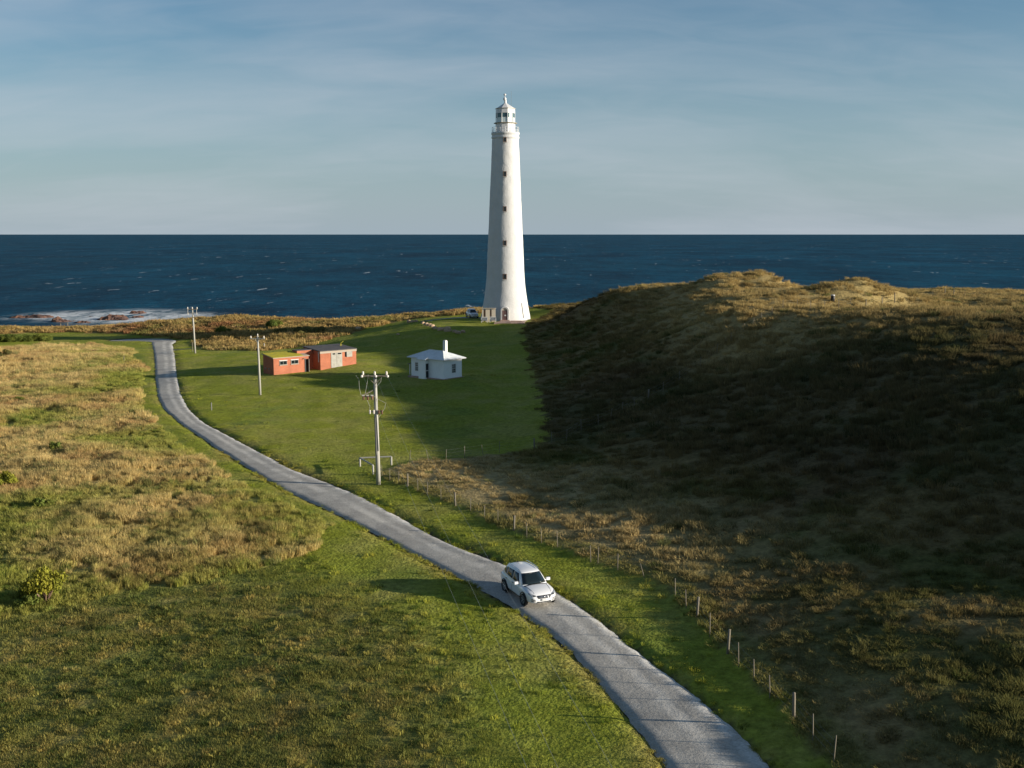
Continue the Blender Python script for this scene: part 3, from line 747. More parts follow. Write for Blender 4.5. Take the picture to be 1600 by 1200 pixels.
def sea_rock(px0, px1, py, h, depth, label, seed):
    a, b = shore_at(px0, py), shore_at(px1, py)
    c = (a + b) / 2; hl = np.hypot(*(b - a)) / 2 * 1.35
    nx, ny = 70, 40
    U, V = np.meshgrid(np.linspace(-1, 1, nx), np.linspace(-1, 1, ny))
    X, Y = U * hl, V * depth * 1.3
    r = np.hypot(U, V) + .30 * fbm(X + seed * 91, Y, hl * .6, seed, 4)
    Z = (1 - sstep(.45, 1.0, r)) * .62 * (.55 + .55 * fbm(X + seed * 37, Y, hl * .45, seed + 5, 5, .62) + .35 * np.abs(fbm(X, Y + seed * 13, 4, seed + 9, 3))) * h - 1.0
    co = np.stack([X, Y, Z], -1).reshape(-1, 3); i = np.arange(nx * ny).reshape(ny, nx)
    me = raw_mesh('shore_rock', co, np.stack([i[:-1, :-1], i[:-1, 1:], i[1:, 1:], i[1:, :-1]], -1).reshape(-1, 4), False); me.materials.append(M['searock'])
    o = bpy.data.objects.new('shore_rock', me); SC.collection.objects.link(o); o.location = (c[0], c[1], SEA_Z)
    tag(o, label, 'rock', 'rocks in the surf')
sea_rock(14, 80, 496, 5.5, 7, 'long low reddish rock shelf in the surf at the far left', 1)
sea_rock(200, 229, 489.5, 6.5, 6, 'outermost dark red rock with white surf breaking behind it', 2)
sea_rock(150, 205, 499, 7.5, 9, 'broad brown rock in the surf inshore of the outermost rock', 3)
sea_rock(205, 226, 496, 4.2, 4, 'small dark red rock just inshore of the outermost rock', 4)
sea_rock(132, 150, 495, 2.4, 3, 'tiny dark rock awash left of the broad brown rock', 5)
sea_rock(80, 114, 502, 6.0, 7, 'dark brown rock against the shore right of the long shelf', 6)
sea_rock(118, 140, 504, 4.5, 5, 'low dark rock against the shore below the tiny awash rock', 7)

# ------------------------------------------------------------------ grass and scrub
def fan_mesh(name, n, rad, hmin, hmax, wid, lean, seed, seg=2, flat=1.0):
    """a clump of narrow curved blades"""
    g = np.random.default_rng(seed); co, fc, bl = [], [], []
    for _ in range(n):
        a = g.uniform(0, 2 * math.pi); r = rad * math.sqrt(g.uniform()) ; x, y = r * math.cos(a), r * math.sin(a)
        h = g.uniform(hmin, hmax); w = wid * g.uniform(.7, 1.3); th = g.uniform(0, math.pi)
        out = lean * g.uniform(.2, 1.2); oa = a + g.normal(0, .6)
        dx, dy = math.cos(oa) * out * h, math.sin(oa) * out * h
        tx, ty = math.cos(th) * w / 2, math.sin(th) * w / 2
        o = len(co); sh = g.uniform(.72, 1.28); wm = g.uniform(-.05, .07)
        c = (sh * (1 + wm), sh, sh * (1 - wm))
        if seg == 1:
            co += [(x - tx, y - ty, -.02), (x + tx, y + ty, -.02), (x + dx, y + dy, h)]; fc += [(o, o + 1, o + 2)]; bl += [c] * 3
        else:
            mx, my, mz = x + dx * .35, y + dy * .35, h * .62
            co += [(x - tx, y - ty, -.05), (x + tx, y + ty, -.05), (mx + tx * .8, my + ty * .8, mz), (mx - tx * .8, my - ty * .8, mz), (x + dx, y + dy, h * (1 - .25 * out))]
            fc += [(o, o + 1, o + 2), (o, o + 2, o + 3), (o + 3, o + 2, o + 4)]; bl += [c] * 5
    me = raw_mesh(name, np.array(co), np.array(fc), False); set_col(me, 'blade', np.array(bl)); me.materials.append(M['veg'])
    return me
def patch_mesh(name, n, size, hmin, hmax, wid, seed):
    g = np.random.default_rng(seed); co, fc, bl = [], [], []
    for _ in range(n):
        x, y = g.uniform(-size / 2, size / 2, 2); h = g.uniform(hmin, hmax); w = wid * g.uniform(.6, 1.4); th = g.uniform(0, math.pi)
        dx, dy = g.normal(0, .35 * h, 2); tx, ty = math.cos(th) * w / 2, math.sin(th) * w / 2
        o = len(co); co += [(x - tx, y - ty, -.03), (x + tx, y + ty, -.03), (x + dx, y + dy, h)]; fc += [(o, o + 1, o + 2)]
        sh = g.uniform(.7, 1.3); wm = g.uniform(-.06, .08); bl += [(sh * (1 + wm), sh, sh * (1 - wm))] * 3
    me = raw_mesh(name, np.array(co), np.array(fc), False); set_col(me, 'blade', np.array(bl)); me.materials.append(M['veg'])
    return me
def scatter(name, templates, P, rot, scl, col, idx):
    coll = bpy.data.collections.new(name + '_clumps')
    for k, me in enumerate(templates):
        coll.objects.link(bpy.data.objects.new('%s_clump_%02d' % (name, k), me))
    me = bpy.data.meshes.new(name); me.vertices.add(len(P)); me.vertices.foreach_set('co', P.astype(np.float32).ravel())
    for nm, ty, dat, key in (('rot', 'FLOAT_VECTOR', rot, 'vector'), ('scl', 'FLOAT_VECTOR', scl, 'vector'), ('idx', 'INT', idx, 'value')):
        a = me.attributes.new(nm, ty, 'POINT'); a.data.foreach_set(key, np.ascontiguousarray(dat, np.int32 if ty == 'INT' else np.float32).ravel())
    set_col(me, 'tint', col)
    me.materials.append(M['veg'])
    o = bpy.data.objects.new(name, me); SC.collection.objects.link(o); tag(o, kind='stuff')
    ng = bpy.data.node_groups.new(name, 'GeometryNodeTree')
    ng.interface.new_socket('Geometry', in_out='INPUT', socket_type='NodeSocketGeometry'); ng.interface.new_socket('Geometry', in_out='OUTPUT', socket_type='NodeSocketGeometry')
    N, L = ng.nodes, ng.links
    gi, go = N.new('NodeGroupInput'), N.new('NodeGroupOutput')
    ip = N.new('GeometryNodeInstanceOnPoints'); ci = N.new('GeometryNodeCollectionInfo')
    ci.inputs['Collection'].default_value = coll; ci.inputs['Separate Children'].default_value = True; ci.inputs['Reset Children'].default_value = True
    def att(nm, ty):
        n = N.new('GeometryNodeInputNamedAttribute'); n.data_type = ty; n.inputs['Name'].default_value = nm; return n.outputs[0]
    L.new(gi.outputs[0], ip.inputs['Points']); L.new(ci.outputs[0], ip.inputs['Instance']); ip.inputs['Pick Instance'].default_value = True
    L.new(att('idx', 'INT'), ip.inputs['Instance Index'])
    e2r = N.new('FunctionNodeEulerToRotation'); L.new(att('rot', 'FLOAT_VECTOR'), e2r.inputs[0]); L.new(e2r.outputs[0], ip.inputs['Rotation'])
    L.new(att('scl', 'FLOAT_VECTOR'), ip.inputs['Scale']); L.new(ip.outputs[0], go.inputs[0])
    md = o.modifiers.new('scatter', 'NODES'); md.node_group = ng
    return o
def in_view(x, y, z, m=60):
    dx, dy, dz = x, y, z - CAM_Z
    d = dy * CP - dz * SP; v = dy * SP + dz * CP
    px = 800 + FPX * dx / d; py = 600 - FPX * v / d
    return (d > 5) & (px > -m - 260) & (px < 1600 + m + 260) & (py < 1200 + m * 3)
def candidates(x0, x1, y0, y1, dens):
    n = int((x1 - x0) * (y1 - y0) * dens)
    x = RNG.uniform(x0, x1, n); y = RNG.uniform(y0, y1, n)
    w = (np.abs(x) < y * .60 + 14); x, y = x[w], y[w]
    z = gz(x, y); k = in_view(x, y, z); return x[k], y[k], z[k]
FOOT = []            # footprints that grass keeps out of: (centre x, y, half length, half width, angle)
def clear_of(x, y):
    k = np.ones(len(x), bool)
    for cx, cy, a, b, th in FOOT:
        u = (x - cx) * math.cos(th) + (y - cy) * math.sin(th); v = -(x - cx) * math.sin(th) + (y - cy) * math.cos(th)
        k &= ~((np.abs(u) < a) & (np.abs(v) < b))
    return k
def normals(x, y, e=.5):
    return (gz(x + e, y) - gz(x - e, y)) / (2 * e), (gz(x, y + e) - gz(x, y - e)) / (2 * e)
def build_grass():
    path_d = lambda x, y: seg_dist(x, y, PATH)
    # ---- lawns (0) and rough sward (3): patches of short blades laid on the slope
    P, S, C, I, Rt = [], [], [], [], []
    for (y0, y1, dens, sc) in ((26, 52, 2.3, 1.0), (52, 90, 1.7, 1.12), (90, 150, .7, 1.45), (150, 262, .22, 2.3)):
        x, y, z = candidates(-170, 60, y0, y1, dens)
        c, rd = cover(x, y); k = ((c == 0) | (c == 3)) & (rd > .12 + .45 * sc * .75 * (rd < 2) - .35) & clear_of(x, y) & (path_d(x, y) > 1.2)
        x, y, z, c, rd = x[k], y[k], z[k], c[k], rd[k]
        gx, gy = normals(x, y)
        col = tint(x + RNG.normal(0, .25, len(x)), y + RNG.normal(0, .25, len(x)), c, rd)
        col *= RNG.uniform(.74, 1.26, (len(x), 1))
        edge = sstep(0, .8, rd)
        hh = np.where(c == 3, 1.5, 1.0) * RNG.uniform(.8, 1.25, len(x)) * (1 + .5 * fbm(x, y, 2.2, 501, 3))
        s = np.stack([np.full(len(x), sc), np.full(len(x), sc), sc ** .25 * hh], 1) * (.55 + .45 * edge)[:, None]
        az = RNG.uniform(0, 2 * math.pi, len(x))
        # Euler XYZ that lays the patch on the slope after spinning it: solve with small angles in the patch's own frame
        gu = gx * np.cos(az) + gy * np.sin(az); gv = -gx * np.sin(az) + gy * np.cos(az)
        rx = np.arctan(gv); ry = -np.arctan(gu)
        P.append(np.stack([x, y, z], 1)); s[:, 2] *= .8; S.append(s); C.append(col); I.append(np.where(c == 3, RNG.integers(4, 8, len(x)), RNG.integers(0, 4, len(x)))); Rt.append(np.stack([rx, ry, az], 1))
    lawn_t = [patch_mesh('short_grass', 170, 1.15, .015, .055, .020, 10 + k) for k in range(4)] + [patch_mesh('rough_grass', 210, 1.2, .03, .11, .024, 20 + k) for k in range(4)]
    scatter('lawn_grass', lawn_t, *[np.concatenate(q) for q in (P, Rt, S, C, I)])
    P, S, C, I, Rt = [], [], [], [], []
    for (y0, y1, dens, sc) in ((26, 60, 4.2, .9), (60, 100, 1.7, 1.15), (100, 160, .15, 1.3)):
        x, y, z = candidates(-60, 30, y0, y1, dens)
        c, rd = cover(x, y); k = ((c == 0) | (c == 3)) & (rd > .1) & clear_of(x, y) & (RNG.uniform(size=len(x)) < .06 + .94 * np.maximum(rough_w(x, y, rd), sstep(.2, .7, fbm(x, y, 5, 541, 3)) * .45 * sstep(95, 70, y)))
        x, y, z, c, rd = x[k], y[k], z[k], c[k], rd[k]
        col = tint(x, y, c, rd); u = RNG.uniform(size=len(x))
        col = np.where((u < .35)[:, None], col * [.34, .46, .45], np.where((u > .70)[:, None], col * [1.28, 1.18, 1.12], col)) * RNG.uniform(.75, 1.25, (len(x), 1))
        q = sc * RNG.uniform(.6, 1.35, len(x))
        P.append(np.stack([x, y, z], 1)); S.append(np.stack([q, q, q * RNG.uniform(.7, 1.2, len(x))], 1)); C.append(col); I.append(RNG.integers(0, 4, len(x)))
        Rt.append(np.stack([RNG.normal(0, .12, len(x)), RNG.normal(0, .12, len(x)), RNG.uniform(0, 6.28, len(x))], 1))
    for e, sgn in ((RL_, 1), (RR_, -1)):
        q = even(e, 1500)[RNG.integers(0, 1500, 2600)]
        w = RNG.normal(-.12, .20, len(q)); k2 = np.array([((rc - p) ** 2).sum(1).argmin() for p in q]); dv = rc[k2] - q; dv /= np.hypot(*dv.T)[:, None]
        x, y = q[:, 0] + dv[:, 0] * w + RNG.normal(0, .15, len(q)), q[:, 1] + dv[:, 1] * w + RNG.normal(0, .15, len(q))
        m = (fbm(x, y, 1.4, 561, 3) > -.05) & (y > 26) & (y < 105); x, y, w = x[m], y[m], w[m]
        cc, r_ = cover(x, y); col = tint(x, y, np.zeros(len(x), int), np.maximum(r_, .3)) * RNG.uniform(.6, 1.3, (len(x), 1))
        sc = RNG.uniform(.4, .95, len(x)) * np.clip(y / 60, .7, 1.2)
        P.append(np.stack([x, y, gz(x, y) + .05], 1)); S.append(np.stack([sc, sc, sc * .8], 1)); C.append(col); I.append(RNG.integers(0, 4, len(x))); Rt.append(np.stack([np.zeros(len(x)), np.zeros(len(x)), RNG.uniform(0, 6.28, len(x))], 1))
    scatter('lawn_tuft_grass', [fan_mesh('small_tuft', 46, .22, .07, .22, .020, .9, 30 + k) for k in range(4)], *[np.concatenate(q) for q in (P, Rt, S, C, I)])
    # ---- tussock (1), hill (2), coast (4)
    tus_t = [fan_mesh('tussock', 90, .34, .30, .72, .022, .38, 40 + k) for k in range(5)]
    low_t = [fan_mesh('low_tussock', 70, .40, .14, .42, .026, .55, 60 + k) for k in range(4)]
    far_t = [fan_mesh('far_tussock', 60, .45, .25, .60, .05, .5, 80 + k) for k in range(4)]
    def tuft(name, cat, bands, hts, temps):
        P, S, C, I, Rt = [], [], [], [], []
        for (x0, x1, y0, y1, dens, sc) in bands:
            x, y, z = candidates(x0, x1, y0, y1, dens)
            c, rd = cover(x, y); k = (c == cat) & clear_of(x, y) & (rd > .2) & (z > -6) & (seg_dist(x, y, PATH_R) > 1.6)
            x, y, z, c, rd = x[k], y[k], z[k], c[k], rd[k]
            gap = fbm(x, y, 2.4, 551, 3, .6); k = RNG.uniform(size=len(x)) < (.62 if cat == 1 else .5) + .9 * sstep(-.45, .35, gap)
            x, y, z, c, rd, gap = x[k], y[k], z[k], c[k], rd[k], gap[k]
            u = RNG.uniform(size=(len(x), 1))
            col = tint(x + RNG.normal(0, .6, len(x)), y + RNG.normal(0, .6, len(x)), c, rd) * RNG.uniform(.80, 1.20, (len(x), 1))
            col = np.where(u < (.14 if cat == 1 else .05), col * [.48, .62, .55], col)
            hv = hts(x, y) * RNG.uniform(.75, 1.3, len(x))
            s = np.stack([sc * RNG.uniform(.75, 1.35, len(x)) * (1 + .35 * gap)] * 2 + [hv * sc ** .35 * (1 + .4 * gap)], 1)
            P.append(np.stack([x, y, z], 1)); S.append(s); C.append(col); I.append(RNG.integers(0, len(temps), len(x)))
            Rt.append(np.stack([RNG.normal(0, .10, len(x)), RNG.normal(-.06, .10, len(x)), RNG.uniform(0, 6.28, len(x))], 1))
        return scatter(name, temps, *[np.concatenate(q) for q in (P, Rt, S, C, I)])
    def h_t(x, y):
        n1 = fbm(x, y, 14, 101, 4) * .5 + .5; n2 = fbm(x, y, 3.5, 111, 4, .6) * .5 + .5
        g = sstep(.40, .66, n1 + .28 * (sstep(118, 84, y) - .35) + .10 * (n2 - .5))
        return (.95 - .40 * g) * (1 + .55 * fbm(x, y, 3.2, 511, 3)) 
    tuft('tan_tussock_grass', 1, [(-60, 0, 54, 84, 7.0, .84), (-80, 0, 84, 118, 4.4, 1.02), (-140, 0, 118, 165, 2.3, 1.35), (-170, 0, 165, 258, 1.5, 1.7)], h_t, tus_t)
    def h_h(x, y):
        d = seg_dist(x, y, fence_line)
        return (.62 - .18 * np.exp(-(d / 3.0) ** 2) + .20 * np.exp(-(d / .6) ** 2)) * (.55 + .45 * sstep(58, 85, y)) * (1 + .6 * fbm(x, y, 3.5, 521, 3)) * np.where((x < 8) & (y > 78), .55, 1.0) * (1 + .30 * sstep(14, 30, x) * sstep(150, 120, y))
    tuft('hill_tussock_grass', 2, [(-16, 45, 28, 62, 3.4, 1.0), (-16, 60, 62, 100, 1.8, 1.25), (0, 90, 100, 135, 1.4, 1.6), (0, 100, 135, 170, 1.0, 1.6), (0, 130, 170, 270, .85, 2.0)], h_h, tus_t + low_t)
    tuft('coastal_scrub_grass', 4, [(-180, 20, 195, 298, .75, 2.1)], lambda x, y: .9 * (1 + .7 * fbm(x, y, 9, 531, 3)), far_t)

# ------------------------------------------------------------------ lighthouse
def tower_z(py):
    return world_y(790, py, TOWER[1])[2]
def build_lighthouse():
    tx, ty = float(TOWER[0]), float(TOWER[1])
    z0 = 2.35
    face = math.atan2(-ty, -tx)                       # towards the camera
    t = thing('lighthouse', (tx, ty, z0), face + R(90), 'tall tapering white rendered lighthouse with flared foot and glazed lantern', 'lighthouse')
    Z = lambda py: tower_z(py) - z0
    k = 239.0 / FPX                                    # metres per pixel at the tower, nearly constant with height
    prof_px = [(499, 78.5), (494, 77), (487, 74), (480, 71.5), (470, 68), (458, 64.4), (447, 61.5), (437, 59.4), (420, 57.5), (400, 56.2), (370, 53.6), (340, 50.8), (310, 48.2), (280, 45.7), (250, 43.3), (225, 41.2), (216.5, 40.5)]
    prof = [(w / 2 * k, Z(y)) for y, w in prof_px]
    pz = np.array([p[1] for p in prof]); pr = np.array([p[0] for p in prof])
    zs = np.linspace(pz[0], pz[-1], 150)
    rad = lambda z: float(np.interp(z, pz, pr))
    # smooth the profile
    rs = np.interp(zs, pz, pr); ker = np.ones(9) / 9
    rs = np.convolve(np.pad(rs, 4, 'edge'), ker, 'valid')
    n = 128
    th = np.arange(n) / n * 2 * math.pi
    TH, ZZ_ = np.meshgrid(th, zs)
    lump = .035 * fbm(TH * 3.2 + 50, ZZ_, .9, 601, 3) + .03 * fbm(TH * 3.2 + 50, ZZ_, 3.5, 611, 2)
    RR = rs[:, None] + lump; RR[:, :] = RR
    co = np.stack([RR * np.cos(TH), RR * np.sin(TH), ZZ_], -1).reshape(-1, 3)
    i = np.arange(n * 150).reshape(150, n)
    q = np.stack([i[:-1], np.roll(i, -1, 1)[:-1], np.roll(i, -1, 1)[1:], i[1:]], -1).reshape(-1, 4)
    me = raw_mesh('tower', co, q); me.materials.append(M['render'])
    tw = bpy.data.objects.new('tower', me); SC.collection.objects.link(tw); tw.parent = t
    # windows: recess frame, dark pane and sill, facing the camera (local -y)
    for py, w, h in ((220, 5.2, 7.4), (273, 5.2, 8.0), (327, 5.2, 8.0), (379.5, 5.6, 8.0), (431, 6.0, 8.4)):
        z = Z(py); r = float(np.interp(z, zs, rs)); a = R(-2.2)
        ww, hh = w * k, h * k
        e = bpy.data.objects.new('window', None)
        f = MB()
        for sx in (-1, 1): f.box((sx * (ww / 2 - .06), 0, 0), (.12, .30, hh))
        f.box((0, 0, hh / 2 - .06), (ww - .24, .30, .12)); f.box((0, .03, -hh / 2 + .06), (ww - .24, .36, .12))
        fr = f.build('window', M['frame_brown'], t)
        fr.location = (math.sin(a) * (r + .02), -math.cos(a) * (r + .02), z); fr.rotation_euler = (0, 0, a)
        MB().box((0, -.09, 0), (ww - .24, .06, hh - .24)).build('pane', M['glass'], fr)
        MB().box((0, -.08, -hh / 2 - .05), (ww + .16, .34, .10)).build('sill', M['render'], fr)
        bpy.data.objects.remove(e)
    # arched door
    zb = Z(498); r = rad(zb + 1.5); a = R(-1.6)
    w, h = 8.2 * k, 15.5 * k
    arch = [(w / 2, 0)] + [(w / 2 * math.cos(q), h + w / 2 * math.sin(q)) for q in np.linspace(0, math.pi, 13)] + [(-w / 2, 0)]
    d = MB().prism([(x * .98, z) for x, z in [(w / 2, 0), (w / 2, h), (-w / 2, h), (-w / 2, 0)]], .10, 'y', -.05).build('door', M['door'], t)
    d.location = (math.sin(a) * (r + .42), -math.cos(a) * (r + .42), zb); d.rotation_euler = (0, 0, a)
    pl = MB()
    for sx in (-1, 1):
        for z1, z2 in ((.15, .95), (1.1, h - .12)): pl.box((sx * w * .23, -.07, (z1 + z2) / 2), (w * .34, .05, z2 - z1))
    pl.build('door_panel', M['door'], d)
    MB().prism([(w / 2 * .97 * math.cos(q), h + .04 + w / 2 * .97 * math.sin(q)) for q in np.linspace(0, math.pi, 13)], .06, 'y', -.03).build('fanlight', M['cream'], d)
    s = MB(); o_, i_ = [], []
    wo = w / 2 + .30; wi = w / 2 + .003
    o_ = [(wo, 0)] + [(wo * math.cos(q), h + wo * math.sin(q)) for q in np.linspace(0, math.pi, 15)] + [(-wo, 0)]
    i_ = [(wi, 0)] + [(wi * math.cos(q), h + wi * math.sin(q)) for q in np.linspace(0, math.pi, 15)] + [(-wi, 0)]
    for j in range(len(o_) - 1):
        s.prism([o_[j], o_[j + 1], i_[j + 1], i_[j]], 1.0, 'y', -.16)
    s.build('door_surround', M['render'], d)
    MB().box((0, -.35, .06), (w + .9, .7, .24)).build('doorstep', M['stone'], d)
    MB().box((.1, -.10, 1.15), (.34, .02, .30)).build('notice', M['white'], d)
    # cornice, gallery deck, rail
    zc = Z(216.5)
    MB().lathe([(pr[-1] - .05, zc - .25), (pr[-1] + .14, zc), (pr[-1] + .16, Z(214)), (pr[-1] + .04, Z(213)), (pr[-1] + .06, Z(211.4)), (3.02, Z(210.6)), (3.05, Z(207.6)), (2.96, Z(207)), (.5, Z(207))], 72).build('cornice', M['render'], t, True)
    rl_ = MB(); zt = Z(199.3); zd = Z(207.2); rr_ = 2.86
    for j in range(16):
        a = j / 16 * 2 * math.pi; rl_.tube([(rr_ * math.cos(a), rr_ * math.sin(a), zd - .05), (rr_ * math.cos(a), rr_ * math.sin(a), zt)], .045, 6)
    for z in (zt, (zt + zd) / 2, zd + .25):
        rl_.tube([(rr_ * math.cos(a), rr_ * math.sin(a), z) for a in np.linspace(0, 2 * math.pi, 49)], .028, 5, False)
    rl_.build('gallery_rail', M['rail'], t)
    N8 = 10; off = R(-90 + 18 - 4)
    MB().lathe([(2.12, zd - .02), (2.12, Z(194.6)), (2.10, Z(193.6))], N8, rot=off).build('lantern_base', M['lantern_white'], t)
    MB().lathe([(2.10, Z(193.5)), (2.52, Z(193.2)), (2.52, Z(192.2)), (2.0, Z(192))], N8, rot=off).build('lantern_ledge', M['ledge'], t)
    # lantern: glazing bars, panes, eave band, roof
    zg0, zg1 = Z(192), Z(177.6); rg = 2.03
    pts = [(rg * math.cos(off + j / N8 * 2 * math.pi), rg * math.sin(off + j / N8 * 2 * math.pi)) for j in range(N8)]
    gl = MB()
    for j in range(N8):
        (x0, y0), (x1, y1) = pts[j], pts[(j + 1) % N8]
        gl.add([(x0 * .985, y0 * .985, zg0), (x1 * .985, y1 * .985, zg0), (x1 * .985, y1 * .985, zg1), (x0 * .985, y0 * .985, zg1)], [(0, 1, 2, 3)])
    gl.build('lantern_glass', M['teal_glass'], t)
    # white blinds drawn over the lower half on the land side and one full pane
    bl = MB()
    def facet(j, za, zb_, f=1.0, u0=.06, u1=.94):
        (x0, y0), (x1, y1) = pts[j % N8], pts[(j + 1) % N8]
        p0 = (x0 + (x1 - x0) * u0, y0 + (y1 - y0) * u0); p1 = (x0 + (x1 - x0) * u1, y0 + (y1 - y0) * u1)
        bl.add([(p0[0] * f, p0[1] * f, za), (p1[0] * f, p1[1] * f, za), (p1[0] * f, p1[1] * f, zb_), (p0[0] * f, p0[1] * f, zb_), (p0[0] * f * .97, p0[1] * f * .97, za), (p1[0] * f * .97, p1[1] * f * .97, za), (p1[0] * f * .97, p1[1] * f * .97, zb_), (p0[0] * f * .97, p0[1] * f * .97, zb_)],
               [(0, 1, 2, 3), (7, 6, 5, 4), (0, 4, 5, 1), (3, 2, 6, 7), (0, 3, 7, 4), (1, 5, 6, 2)])
    zm = zg0 + (zg1 - zg0) * .52
    for j in range(N8): facet(j, zg0 + .05, zm, .998)
    facet(0, zm, zg1 - .02, .998, .30, .94)
    bl.build('blind', M['pale_glass'], t)
    br = MB()
    for j, (x, y) in enumerate(pts): br.tube([(x, y, zg0 - .02), (x, y, zg1 + .02)], .07, 6)
    for z in (zg0 + .04, zm):
        br.tube([(x, y, z) for x, y in pts + pts[:1]], .04, 5, False)
    br.build('glazing_bar', M['rail'], t)
    MB().lathe([(1.95, zg1), (2.10, zg1 + .02), (2.06, Z(171)), (2.14, Z(170.2)), (2.14, Z(169.4)), (1.95, Z(169.2)), (1.3, Z(166)), (.75, Z(163.4)), (.30, Z(161.2)), (.24, Z(157)), (.22, Z(156.5))], N8, rot=off).build('lantern_roof', M['lantern_white'], t)
    MB().lathe([(2.14, Z(170.4)), (2.22, Z(170.3)), (2.22, Z(169.9)), (2.1, Z(169.8))], N8, rot=off).build('gutter', M['ledge'], t)
    MB().lathe([(.24, Z(157)), (.34, Z(156)), (.34, Z(153.5)), (.18, Z(152.2)), (.08, Z(151.6)), (.07, Z(149.4)), (.26, Z(148.8)), (.30, Z(147.6)), (.20, Z(146.6)), (.04, Z(146.3))], 16, c=(-.12, 0, 0)).build('finial', M['lantern_white'], t, True)
    MB().tube([(1.25, -.2, Z(166)), (1.25, -.2, Z(142.5))], .025, 5).build('lightning_rod', M['wire'], t)
    # down pipe on the sunny foot
    pp = []
    for y in np.linspace(472, 495, 12):
        z = Z(y); r = rad(z) + .06; a = R(-90 + 46); pp.append((r * math.cos(a), r * math.sin(a), z))
    MB().tube(pp, .05, 6).build('down_pipe', M['pole_dark'], t)
    FOOT.append((tx, ty, 5.6, 5.6, 0))
    return t, face
LH, LH_FACE = build_lighthouse()

def oriented(px, py, ang):
    p = hit(px, py); return p, ang
# stone terrace and information shelter at the tower foot
def build_terrace():
    p = world_z(797, 502, 2.55)
    x, y = p[0], 232.8
    t = thing('terrace', (x, y, gz1(x, y)), R(-2), 'low pink stone paved terrace in front of the lighthouse door', 'terrace')
    z = 2.56 - t.location.z
    MB().prism([(-3.2, -4.0), (3.0, -3.6), (3.6, 1.6), (-1.5, 1.6)], 1.2 , 'z', z - 1.2).build('paving', M['stone'], t)
    m = MB()
    for k in range(9): m.box((-2.9 + k * .72, -4.06 + .045 * k, z - .40 + random.uniform(-.05, .05)), (.66, .40, .78 + random.uniform(-.1, .15)), random.uniform(-.1, .1))
    m.build('edging_stone', M['stone'], t)
    m2 = MB().box((1.4, -1.6, z + .05), (2.4, .6, .34)).build('step', M['stone'], t)
    FOOT.append((x, y - 1.2, 3.5, 3.4, 0))
build_terrace()
def build_shelter():
    p = world_y(764, 498.5, 231.5)
    x, y = p[0], p[1]
    t = thing('information_shelter', (x, y, gz1(x, y)), R(2), 'small cream walled information shelter beside the lighthouse foot', 'shelter')
    s = 1 / 7.1
    MB().box((-1.30, .5, 1.35), (.28, .24, 2.7)).box((-.25, .5, 1.35), (.92, .2, 2.7)).box((1.0, .5, 1.35), (.86, .2, 2.7)).box((-.02, .5, 2.78), (3.0, .34, .16)).build('wall', M['cream'], t)
    MB().box((-.92, .62, 1.5), (.44, .08, 2.1)).box((.40, .62, 1.5), (.34, .08, 2.1)).build('display_panel', M['frame_brown'], t)
    MB().box((-.02, .45, 2.92), (3.2, .7, .08)).build('roof', M['cream'], t)
    FOOT.append((x, y, 1.8, 1.0, 0))
    for k, (dx, lab) in enumerate(((-.95, 'left hand sloping grey information board on white legs by the shelter'), (.85, 'right hand sloping grey information board on white legs nearest the door'))):
        b = thing('information_board', (x + dx, y - .6, gz1(x + dx, y - .6)), R(2), lab, 'sign board', 'sloping information boards at the tower foot')
        f = MB()
        for sx in (-1, 1): f.box((sx * .62, 0, .45), (.14, .14, .9))
        f.box((0, .12, 1.12), (1.36, .12, .12)); f.build('stand', M['white'], b)
        MB().box((0, 0, .72), (1.16, .08, .72), 0, Matrix.Rotation(R(-32), 3, 'X')).build('board', M['panel'], b)
build_shelter()

# ------------------------------------------------------------------ white cottage
def hip_roof(L_, W_, z, rise, ridge, over, x0=0, y0=0, th=.10):
    a, b = L_ / 2 + over, W_ / 2 + over
    vs = [(-a, -b, z), (a, -b, z), (a, b, z), (-a, b, z), (-ridge / 2, 0, z + rise), (ridge / 2, 0, z + rise)]
    vs += [(x, y, zz - th) for x, y, zz in vs[:4]]
    f = [(0, 1, 5, 4), (1, 2, 5), (2, 3, 4, 5), (3, 0, 4), (0, 6, 7, 1), (1, 7, 8, 2), (2, 8, 9, 3), (3, 9, 6, 0), (6, 9, 8, 7)]
    return [(x + x0, y + y0, zz) for x, y, zz in vs], f
def window(parent, w, h, panes=(2, 4), depth=.08, name='window', fm='white', gm='glass'):
    f = MB(); t = .06
    for sx in (-1, 1): f.box((sx * (w / 2 - t / 2), 0, 0), (t, depth, h))
    for sz in (-1, 1): f.box((0, 0, sz * (h / 2 - t / 2)), (w - 2 * t, depth, t))
    for k in range(1, panes[0]): f.box((-w / 2 + k * w / panes[0], .005, 0), (.035, depth * .6, h - 2 * t))
    for k in range(1, panes[1]): f.box((0, .008, -h / 2 + k * h / panes[1]), (w - 2 * t, depth * .6, .07 if k == panes[1] / 2 else .035))
    o = f.build(name, M[fm], parent)
    MB().box((0, depth * .25, 0), (w - .02, .02, h - .02)).build('pane', M[gm], o)
    return o
